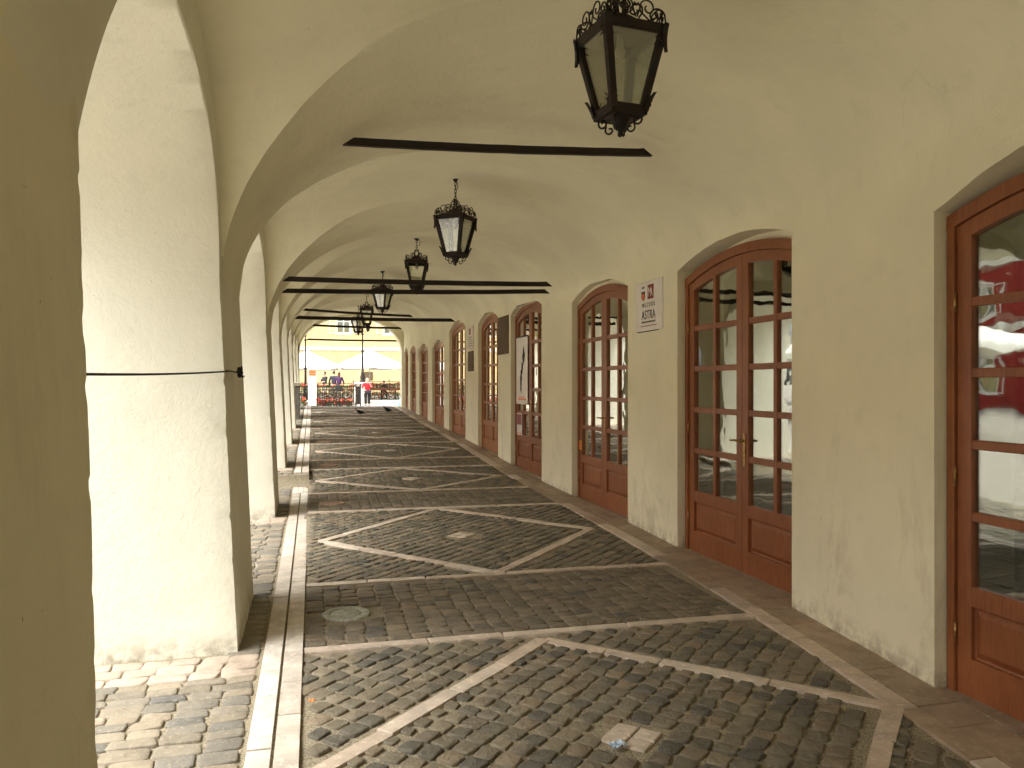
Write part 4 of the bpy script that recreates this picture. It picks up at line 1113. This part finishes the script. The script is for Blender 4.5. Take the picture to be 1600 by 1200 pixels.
# ---- facades
def facade(name, label, width, height, mat, wins, axis, parent_loc, rz, cornices, roof=None, board=None):
    """wall in local xz plane facing -y, x from 0..width"""
    t = empty(name, parent_loc, rz, label, 'building')
    ww, wh = 1.25, 1.75
    # wall built as strips round the window openings so that windows are recessed
    mb = MB(); xs = sorted({x for x, z in wins}); zs = sorted({z for x, z in wins}); z0 = 0
    for z in zs + [None]:
        if z is None: mb.box(0, 0, z0, width, .5, height); break
        mb.box(0, 0, z0, width, .5, z); x0 = 0
        for x in xs: mb.box(x0, 0, z, x - ww / 2, .5, z + wh); x0 = x + ww / 2
        mb.box(x0, 0, z, width, .5, z + wh); z0 = z + wh
    mb.box(0, .52, 0, width, 8, height); mb.build('wall', mat, t)
    for (z, h, d) in cornices: mb = MB(); mb.box(-.1, -d, z, width + .1, .0, z + h * .5); mb.box(-.1, -d * .6, z - h * .5, width + .1, -.002, z); mb.build('cornice', M['white_trim'], t)
    c = {}
    for x, z in wins:
        if not c:
            m = MB(); f = .09
            m.box(-ww / 2 - .12, -.05, -.14, ww / 2 + .12, .0, -.004); m.box(-ww / 2 - .1, -.03, wh + .004, ww / 2 + .1, 0, wh + .12)
            m.box(-ww / 2, .06, 0, -ww / 2 + f, .16, wh); m.box(ww / 2 - f, .06, 0, ww / 2, .16, wh); m.box(-ww / 2 + f, .06, 0, ww / 2 - f, .16, f); m.box(-ww / 2 + f, .06, wh - f, ww / 2 - f, .16, wh)
            m.box(-.05, .05, f, .05, .15, wh - f); m.box(-ww / 2 + f, .065, wh * .62, -.05, .15, wh * .62 + .07); m.box(.05, .065, wh * .62, ww / 2 - f, .15, wh * .62 + .07)
            c['f'] = m.me('window_frame'); c['f'].materials.append(M['white_trim'])
            m = MB(); m.box(-ww / 2 + .02, .12, .02, ww / 2 - .02, .13, wh - .02); c['p'] = m.me('pane'); c['p'].materials.append(M['glass'])
            m = MB()
            m.box(-.31, -.06, 0, -.25, -.01, wh); m.box(.25, -.06, 0, .31, -.01, wh); m.box(-.25, -.06, 0, .25, -.01, .06); m.box(-.25, -.06, wh - .06, .25, -.01, wh); m.box(-.25, -.06, wh / 2 - .03, .25, -.01, wh / 2 + .03)
            c['s'] = m.me('shutter'); c['s'].materials.append(M['white_trim'])
            m = MB(); m.box(-.25, -.045, .06, .25, -.02, wh / 2 - .03); m.box(-.25, -.045, wh / 2 + .03, .25, -.02, wh - .06); c['q'] = m.me('shutter_panel'); c['q'].materials.append(mat)
        wn = link('window', c['f'], t, None, (x, 0, z)); link('pane', c['p'], wn)
        for s in (-1, 1): sh = link('shutter', c['s'], t, None, (x + s * (ww / 2 + .36), 0, z)); link('shutter_panel', c['q'], sh)
    if roof:
        m = MB(); m.add([(-.4, -.5, height), (width + .4, -.5, height), (width + .4, 5, height + 4), (-.4, 5, height + 4), (-.4, 9, height), (width + .4, 9, height)], [(0, 1, 2, 3), (3, 2, 5, 4), (0, 3, 4), (1, 5, 2), (0, 4, 5, 1)]); m.build('roof', M['roof_tile'], t)
    return t
xs = [1.95 + 4.35 * k for k in range(12)]        # window columns; local x = world X + 18
yb = facade('town_house', 'long pale yellow building with white shutters beyond the end arch', 54, 12.5, M['yellow_wall'], [(x - 1.95 + 1.50 + 1.93 + .02, z) for x in xs for z in (5.95, 9.2)], 0, (-18, 76.6, .3), R(-1.5), [(4.5, .30, .12), (12.2, .6, .4)], True)
m = MB(); m.box(22.75, -.06, 1.55, 23.55, -.005, 2.35, .01); m.build('brown_board', M['brown_plaque'], yb)
rb = facade('red_house', 'deep red building with white cornice across the square, mirrored in the glass doors', 70, 8.2, M['red_wall'], [(3 + 4.2 * k, z) for k in range(16) for z in (1.2, 4.9)], 0, (-27, -20, -.05), R(90), [(4.3, .25, .12), (7.9, .7, .45)], True)

# ---- parasols
def parasol(x, y, z, half, ze, zp, rz, label, name='parasol'):
    t = empty(name, (x, y, z), rz, label, 'parasol', 'white cafe parasols'); ze -= z; zp -= z
    n = 8; pts = []
    for k in range(n): a = R(45 * k); r = half * (1.30 if k % 2 else 1.0) * (1 if 1 else 1); pts.append((r * math.cos(a), r * math.sin(a)))
    vs, fs = [], []; rings = 8
    for i in range(rings + 1):
        f = i / rings
        for k in range(n * 4):
            k0 = k // 4; q = (k % 4) / 4; ax, ay = pts[k0]; bx, by = pts[(k0 + 1) % n]
            X = (ax + (bx - ax) * q) * f; Yv = (ay + (by - ay) * q) * f
            sag = .13 * math.sin(math.pi * q) * f * f * 1.2
            vs.append((X, Yv, zp + (ze - zp) * (f ** .9) - sag * .6))
    m_ = n * 4
    for i in range(rings):
        for k in range(m_): fs.append((i * m_ + k, i * m_ + (k + 1) % m_, (i + 1) * m_ + (k + 1) % m_, (i + 1) * m_ + k))
    o0 = len(vs)
    for k in range(m_): x_, y_, z_ = vs[rings * m_ + k]; vs.append((x_ * 1.005, y_ * 1.005, z_ - .16 - .03 * (k % 2)))
    for k in range(m_): fs.append((rings * m_ + k, rings * m_ + (k + 1) % m_, o0 + (k + 1) % m_, o0 + k))
    link('canopy', mesh('canopy', vs, fs, True), t, M['canvas'])
    for (ax, ay) in pts: m = MB(); m.tube([(0, 0, zp - .06), (ax * .98, ay * .98, ze - .06)], .014, 5); m.build('rib', M['white_trim'], t)
    m = MB(); m.tube([(0, 0, 0), (0, 0, zp + .06)], .035, 8); m.build('pole', M['white_trim'], t)
    m = MB(); m.lathe([(.4, 0), (.4, .06), (.08, .10), (.05, .3)], 16); m.build('base', M['stone_ped'], t)
parasol(4.0, 58.0, .4, 2.5, 2.80, 4.0, R(3), 'larger white parasol behind the black lamp post')
parasol(-.35, 56.6, .5, 2.4, 2.72, 3.85, R(-6), 'white parasol behind the standing white board')
parasol(-11, 19, .1, 2.3, 2.6, 3.5, R(10), 'white parasol out in the square, mirrored in the near door')
parasol(-12, 25, .2, 2.3, 2.6, 3.5, R(-5), 'further white parasol out in the square beside its twin')

# ---- lamp posts
def lamp_post(x, y, z, h, label, heads=True):
    t = empty('lamp_post', (x, y, z), 0, label, 'lamp post')
    m = MB(); m.lathe([(.19, 0), (.19, .10), (.13, .14), (.15, .22), (.15, .42), (.10, .47), (.13, .52), (.09, .60), (.075, .9)], 14); m.build('base', M['iron'], t)
    m = MB(); m.lathe([(.075, .9), (.055, 1.9), (.085, 1.94), (.085, 2.02), (.05, 2.06), (.042, h - .3), (.08, h - .26), (.08, h - .2), (.035, h - .16), (.03, h)], 12); m.build('pole', M['iron'], t)
    if not heads:
        m = MB(); m.ell((0, 0, h + .04), (.07, .07, .09), 10, 8); m.build('finial', M['iron'], t); return
    m = MB(); m.tube([(-.34, 0, h - .05), (-.2, 0, h - .12), (0, 0, h - .03), (.2, 0, h - .12), (.34, 0, h - .05)], .018, 6); m.build('arm', M['iron'], t)
    for s in (-1, 1):
        m = MB(); m.lathe([(.06, -.02), (.10, .02), (.14, .30), (.16, .32), (.03, .45), (.01, .52)], 10, (s * .34, 0, h - .04)); m.build('lamp_head', M['iron'], t)
lamp_post(3.12, 51.6, 1.62, 3.3, 'black cast-iron lamp post on the stone pier behind the woman in red')
lamp_post(-.42, 51.6, .5, 4.0, 'black lamp post at the far left behind the white board', False)
# stone pier it stands on
t = empty('stone_pier', (3.05, 51.3, .2), 0, 'pale stone gate pier with a flat cap behind the woman in red', 'pier')
m = MB(); m.box(-.44, -.4, 0, .42, .5, 1.26, .02); m.build('shaft', M['stone_ped'], t); m = MB(); m.box(-.56, -.5, 1.26, .55, .6, 1.42, .03); m.build('cap', M['stone_ped'], t)
for k in range(3): m = MB(); m.box(-.36 + .27 * k, -.43, .12, -.22 + .27 * k, -.402, 1.14, .01); m.build('pilaster', M['white_trim'], t)

# ---- totem board
t = empty('info_board', (0, 43.3, .25), R(2), 'tall white standing board with an orange square at its top', 'board')
m = MB(); m.box(-.215, -.07, .08, .215, .07, 2.02, .01); m.build('panel', M['white_paint'], t); m = MB(); m.box(-.24, -.12, 0, .24, .12, .08, .01); m.build('foot', M['iron'], t)
m = MB(); m.box(-.18, -.078, 1.69, .18, -.0705, 1.80); m.box(-.18, -.078, 1.815, .18, -.0705, 1.99); m.build('orange_square', M['ink_orange'], t)
m = MB(); m.tube([(-.05 + .02 * q, -.073, 1.30 + .06 * math.sin(q * 1.7)) for q in range(7)], .008, 5); m.tube([(-.03, -.073, 1.45), (.03, -.073, 1.36), (-.01, -.073, 1.22)], .007, 5); m.build('faint_emblem', M['paper_pink'], t)

# ---- iron fences with scrolls
def fence(x0, y0, x1, y1, z, h, label, npan, ornate):
    L = math.hypot(x1 - x0, y1 - y0); t = empty('iron_fence', (x0, y0, z), math.atan2(y1 - y0, x1 - x0), label, 'fence')
    for zz in (h - .02, h - .17, .12):
        m = MB(); m.box(0, -.014, zz, L, .014, zz + .028); m.build('rail', M['iron'], t)
    for k in range(npan + 1): m = MB(); m.box(L * k / npan - .025, -.025, 0, L * k / npan + .025, .025, h + .06, .004); m.ell((L * k / npan, 0, h + .10), (.04, .04, .045), 8, 6); m.build('post', M['iron'], t)
    nb = int(L / .11); bm_ = MB(); bm_.box(-.009, -.009, .10, .009, .009, h - .03); bm_.tube([(0, 0, h - .03), (0, 0, h + .05)], [.016, .002], 5); me = bm_.me('bar'); me.materials.append(M['iron'])
    for k in range(1, nb): link('bar', me, t, None, (L * k / nb, 0, 0))
    sm = MB()
    for s in (1, -1):
        sm.tube([(s * u, 0, zq) for u, zq in spiral(.085, .085, .075, 1.4, R(-90), 1, 16)], .011, 5); sm.tube([(s * u, 0, -zq) for u, zq in spiral(.085, .085, .075, 1.4, R(-90), 1, 16)], .011, 5)
    me2 = sm.me('scroll'); me2.materials.append(M['iron'])
    ns = int(L / .42)
    for k in range(ns):
        for q in ((.42,) if not ornate else (.32, .70)): link('scroll', me2, t, None, (L * (k + .5) / ns, -.004, h * q + .04))
    return t
fence(.26, 41.5, 2.15, 41.1, .34, 1.02, 'iron railing with vertical bars and flowers at its foot, left of the woman', 2, True)
fence(2.15, 41.1, 2.45, 42.3, .34, 1.02, 'short return of the iron railing running back beside the path', 1, False)
fence(3.75, 55.9, 6.6, 55.3, .42, 1.25, 'ornate scrolled iron railing to the right of the woman', 2, True)
fence(-3.0, 45.0, 2.2, 44.8, .5, 1.05, 'terrace railing in front of the standing people', 4, True)
fence(-4.2, 44.1, -.1, 44.0, .34, 1.02, 'iron railing passing behind the white board', 3, False)

# ---- flower masses
def flowers(x0, x1, y, z0, h, depth, n, label, seed, bloomf=.22, mats=('leaf', 'bloom', 'bloom_orange')):
    r = random.Random(seed); t = empty('flower_bed', ((x0 + x1) / 2, y, z0), 0, label, 'flower bed'); cx = (x0 + x1) / 2
    L, B1, B2 = MB(), MB(), MB()
    for _ in range(n):
        x = r.uniform(x0, x1) - cx; yy = r.uniform(-depth / 2, depth / 2); z = h * r.random() ** .7 * (.8 + .3 * noise.noise(Vector((x * 2, yy, seed)))); s = r.uniform(.03, .06)
        a, b = r.uniform(0, 6.28), r.uniform(-.9, .9); u = Vector((math.cos(a), math.sin(a), b)) * s; v = Vector((-math.sin(a), math.cos(a), r.uniform(-.6, .6))) * s; c = Vector((x, yy, z))
        L.add([c - u, c - v * .7, c + u, c + v * .7], [(0, 1, 2, 3)])
        if r.random() < bloomf * .35: (B1 if r.random() < .65 else B2).ell((x, yy - .03, z + .05), (.05, .045, .04), 6, 4)
    o = L.build('foliage', M[mats[0]], t); prop(o, kind='stuff'); o = B1.build('red_blossom', M[mats[1]], t); prop(o, kind='stuff'); o = B2.build('orange_blossom', M[mats[2]], t); prop(o, kind='stuff')
    return t
flowers(.22, 2.0, 41.9, .34, .42, .5, 1600, 'bed of red and orange geraniums behind the left railing', 1, .3)
flowers(-4, -.3, 42.4, .34, .45, .5, 1800, 'bed of red geraniums left of the white board', 2, .3)
flowers(3.8, 6.6, 55.95, .42, .62, .4, 1600, 'low green plants with red flowers behind the right railing', 3, .12)
flowers(3.6, 6.8, 56.6, 1.25, .32, .35, 1000, 'window-box geraniums along the top of the right railing', 4, .22)
flowers(-2.5, 2.2, 45.3, .5, .80, .4, 2600, 'dark green hedge plants behind the terrace railing', 6, .05)
flowers(-2.5, 2.3, 44.7, 1.30, .16, .25, 900, 'thin row of geraniums on the terrace railing', 5, .15)
m = MB(); m.box(3.6, 56.45, 1.05, 6.8, 56.8, 1.27, .01); prop(m.build('planter_box', M['wood']), 'long brown planter box holding the upper geraniums', 'planter')
for k in range(4): m = MB(); m.box(3.7 + k * 1.0, 56.55, .4, 3.78 + k * 1.0, 56.7, 1.05); m.build('planter_leg', M['iron'], bpy.data.objects['planter_box'])

# ---- cafe tables and chairs on the terrace
def cafe_table(x, y, z, label):
    t = empty('cafe_table', (x, y, z), 0, label, 'table', 'cafe tables under the parasols')
    m = MB(); m.lathe([(.38, .70), (.38, .73), (.37, .74)], 20); m.build('tabletop', M['wood_far'], t); m = MB(); m.lathe([(.24, 0), (.22, .03), (.03, .06), (.03, .70)], 12); m.build('stand', M['iron'], t)
def cafe_chair(x, y, z, rz, label):
    t = empty('cafe_chair', (x, y, z), rz, label, 'chair', 'wooden cafe chairs under the parasols')
    m = MB(); m.box(-.21, -.21, .43, .21, .21, .47, .01); m.build('seat', M['wood_far'], t)
    for a in (-1, 1):
        for b in (-1, 1): m = MB(); m.box(a * .19 - .02, b * .19 - .02, 0, a * .19 + .02, b * .19 + .02, .43 if b < 0 else .92); m.build('leg', M['wood_far'], t)
    for q in range(3): m = MB(); m.box(-.17, .178, .58 + q * .12, .17, .198, .65 + q * .12); m.build('back_slat', M['wood_far'], t)
cafe_table(2.0, 54.5, .5, 'round table under the left parasol edge'); cafe_table(5.0, 58.6, .43, 'round table under the larger parasol'); cafe_table(-.8, 52, .5, 'round table left of the standing couple')
cafe_chair(1.5, 54.1, .5, R(160), 'wooden chair at the left parasol table'); cafe_chair(2.2, 53.7, .5, R(200), 'wooden chair beside the seated guest table'); cafe_chair(5.6, 58.2, .43, R(180), 'wooden chair right of the table under the larger parasol')

# ---- bin bag
m = MB(); m.lathe([(.13, 0), (.17, .08), (.17, .22), (.12, .36), (.05, .45), (.07, .52), (.02, .50)], 12, (0, 0, 0), 1, .8); o = m.build('plastic_bag', M['teal_bag'], None, (4.98, 46.2, .19)); prop(o, 'pale teal plastic bag standing against the end of the right wall', 'bag')
for v in o.data.vertices: v.co += noise.noise_vector(v.co * 9) * .03

# ------------------------------------------------------------------ people
def skin(chains, sub=2):
    """chains: lists of (pos, radius); chains share a vertex when positions are equal; first vertex is the root"""
    pos, rad, ed = [], [], []; idx = {}
    for ch in chains:
        prev = None
        for p, r in ch:
            k = tuple(round(c, 4) for c in p)
            if k not in idx: idx[k] = len(pos); pos.append(p); rad.append(r)
            if prev is not None: ed.append((prev, idx[k]))
            prev = idx[k]
    me = bpy.data.meshes.new('b'); me.from_pydata(pos, ed, []); o = bpy.data.objects.new('b', me); C.objects.link(o)
    md = o.modifiers.new('s', 'SKIN'); md.use_smooth_shade = True; sv = me.skin_vertices[0].data
    for i, r in enumerate(rad):
        sv[i].radius = r if isinstance(r, tuple) else (r, r); sv[i].use_root = (i == 0)
    s2 = o.modifiers.new('u', 'SUBSURF'); s2.levels = sub; s2.render_levels = sub
    dg = bpy.context.evaluated_depsgraph_get(); out = bpy.data.meshes.new_from_object(o.evaluated_get(dg)); bpy.data.objects.remove(o)
    return out
def hand(chains, wrist, direction, side, s=1.0, curl=.4):
    d = Vector(direction).normalized(); w = Vector(wrist); n = Vector(side).normalized(); c = d.cross(n).normalized()
    palm = w + d * .05 * s; chains.append([(tuple(w), .022 * s), (tuple(palm), (.026 * s, .017 * s))])
    for k, (off, ln) in enumerate(((-.026, .068), (-.009, .078), (.009, .073), (.025, .058))):
        a = palm + d * .025 * s + n * off * s; b = a + d * ln * .5 * s + c * curl * .015 * s; e = b + d * ln * .45 * s + c * curl * .04 * s
        chains.append([(tuple(palm), (.026 * s, .017 * s)), (tuple(a), .0095 * s), (tuple(b), .009 * s), (tuple(e), .0075 * s)])
    a = w + d * .025 * s - n * .028 * s; chains.append([(tuple(w), .022 * s), (tuple(a), .011 * s), (tuple(a + d * .035 * s - n * .02 * s), .0095 * s)])
def person(x, y, z, rz, h, label, arms, cols, hair, legs='stand', bag=None, skirt=False):
    """arms: for L and R the elbow and wrist positions relative (metres, at h = 1.7); figure faces -y"""
    k = h / 1.7; t = empty('person', (x, y, z), rz, label, 'person', None, (k, k, k))
    hip = (0, 0, .93); LG = {}
    for s in (-1, 1):
        if legs == 'stand': kn, an = (s * .088, -.01, .49), (s * .085, .02, .08)
        else: kn, an = (s * .12, -.42, .50), (s * .12, -.40, .08)
        LG[s] = (kn, an)
    zoff = 0 if legs == 'stand' else -.42
    def U(p): return (p[0], p[1], p[2] + zoff)
    hipp = U(hip); ch = [[(hipp, (.15, .11)), (U((0, 0, 1.08)), (.125, .095)), (U((0, -.005, 1.25)), (.15, .105)), (U((0, .0, 1.38)), (.13, .085)), (U((0, .005, 1.46)), (.055, .055)), (U((0, -.01, 1.53)), (.052, .055))]]
    for s in (-1, 1):
        kn, an = LG[s]; ch.append([(hipp, (.15, .11)), (U((s * .095, 0, .86)), .085), (kn, .055), (an, .036), ((an[0], an[1] - .13, an[2] - .045), (.036, .025))])
        el, wr = arms[s]; ch.append([(U((0, .0, 1.38)), (.13, .085)), (U((s * .175, .005, 1.39)), .048), (U(el), .037), (U(wr), .024)])
        d = Vector(U(wr)) - Vector(U(el)); hand(ch, U(wr), d, (1, 0, 0) if abs(d.normalized().x) < .8 else (0, 0, 1))
    body = skin(ch, 2); link('body', body, t, M['skin'])
    m = MB(); hc = Vector(U((0, -.02, 1.62)))
    m.ell(hc, (.074, .092, .112), 16, 12); m.ell(hc + Vector((0, -.025, -.055)), (.055, .062, .058), 12, 8)      # skull and jaw
    m.tube([hc + Vector((0, -.088, .012)), hc + Vector((0, -.108, -.022)), hc + Vector((0, -.092, -.030))], [.008, .013, .008], 6)
    for s in (-1, 1): m.ell(hc + Vector((s * .075, .005, -.005)), (.010, .018, .030), 8, 6)
    m.build('head', M['skin'], t)
    m = MB()
    for s in (-1, 1): m.ell(hc + Vector((s * .030, -.086, .006)), (.012, .007, .007), 8, 5)
    m.build('eye', M['ink_black'], t)
    m = MB(); m.ell(hc + Vector((0, -.090, -.055)), (.024, .007, .006), 8, 5); m.build('mouth', M['ink_red'], t)
    # hair
    m = MB(); m.ell(hc + Vector((0, .016, .028)), (.086, .098, .100), 16, 10)
    if hair[1] == 'long':
        m.ell(hc + Vector((0, .055, -.10)), (.085, .05, .17), 14, 10)
    elif hair[1] == 'bob': m.ell(hc + Vector((0, .03, -.03)), (.092, .075, .085), 14, 10)
    m.build('hair', M[hair[0]], t)
    # top
    c2 = [[(U((0, 0, .90)), (.165, .125)), (U((0, 0, 1.08)), (.145, .115)), (U((0, -.005, 1.25)), (.165, .125)), (U((0, .0, 1.385)), (.145, .10)), (U((0, .004, 1.44)), (.075, .07))]]
    for s in (-1, 1):
        el, wr = arms[s]; mid = tuple(Vector(el).lerp(Vector(wr), cols.get('sleeve', .1)))
        c2.append([(U((0, .0, 1.385)), (.145, .10)), (U((s * .178, .005, 1.395)), .064), (U(el), .055), (U(mid), .048)])
    link('shirt', skin(c2, 2), t, M[cols['top']])
    if not skirt:
        c3 = [[(U((0, 0, 1.0)), (.145, .115)), (hipp, (.162, .125))]]
        for s in (-1, 1):
            kn, an = LG[s]; ke = tuple(Vector(kn).lerp(Vector(an), cols.get('trouser', .9))); c3.append([(hipp, (.162, .125)), (U((s * .098, 0, .85)), .108), (kn, .082), (ke, .072)])
        link('trousers', skin(c3, 2), t, M[cols['bottom']])
    else:
        m = MB(); m.lathe([(.15, 1.0), (.17, .92), (.20, .75), (.22, .60), (.20, .60), (.1, .9)], 20, (0, 0, zoff), 1, .8); m.build('skirt', M[cols['bottom']], t)
    for s in (-1, 1):
        an = LG[s][1]; m = MB(); m.ell((an[0], an[1] - .06, an[2] - .045), (.045, .125, .036), 12, 8); m.build('shoe', M['cloth_black'], t)
    if bag:
        m = MB(); m.box(bag[0] - .13, bag[1] - .05, bag[2] - .10, bag[0] + .13, bag[1] + .05, bag[2] + .08, .02); m.tube([(bag[0] - .11, bag[1], bag[2] + .07), (.0 + .05, -.09, 1.12), (.12, -.06, 1.36), (.16, .02, 1.42)], .009, 5); b = m.build('shoulder_bag', M['cloth_grey'], None)
        b.parent = t
    return t
fz = R(0)
person(3.21, 48.4, .19, R(8), 1.62, 'woman in a red top and black trousers walking towards the arcade, hand at her face',
       {-1: ((-.27, -.02, 1.13), (-.22, -.16, .90)), 1: ((.22, -.14, 1.16), (.05, -.20, 1.44))}, {'top': 'cloth_red', 'bottom': 'cloth_black', 'sleeve': .12, 'trouser': .95}, ('hair_blond', 'bob'), bag=(.03, -.19, .90)).scale.x = 1.15
person(.72, 48.3, .5, R(-60), 1.70, 'short-haired man in a dark shirt leaning at the railing, left of the couple',
       {-1: ((-.24, -.12, 1.14), (-.20, -.36, 1.10)), 1: ((.24, -.12, 1.14), (.18, -.36, 1.12))}, {'top': 'cloth_black', 'bottom': 'cloth_beige', 'trouser': .2}, ('hair_dark', 'short'))
person(1.24, 48.2, .5, R(175), 1.74, 'dark-haired man in a grey jacket with his back turned, standing in the middle',
       {-1: ((-.26, .0, 1.12), (-.24, -.10, .88)), 1: ((.26, .0, 1.12), (.24, -.10, .88))}, {'top': 'cloth_grey', 'bottom': 'cloth_beige', 'sleeve': .9, 'trouser': .3}, ('hair_dark', 'short'))
person(1.52, 47.4, .5, R(160), 1.66, 'woman with long auburn hair in a purple top with her back turned',
       {-1: ((-.27, -.02, 1.12), (-.22, -.16, .96)), 1: ((.27, -.02, 1.12), (.22, -.16, .96))}, {'top': 'cloth_purple', 'bottom': 'cloth_grey', 'sleeve': .8}, ('hair_red', 'long'), skirt=True)
person(5.0, 57.6, .43, R(0), 1.70, 'dark-haired guest seated behind the right railing',
       {-1: ((-.26, -.10, 1.12), (-.16, -.30, 1.12)), 1: ((.26, -.10, 1.12), (.16, -.30, 1.12))}, {'top': 'cloth_black', 'bottom': 'cloth_grey', 'trouser': .9}, ('hair_dark', 'short'), legs='sit')
cafe_chair(5.0, 57.7, .43, R(0), 'wooden chair under the seated guest')
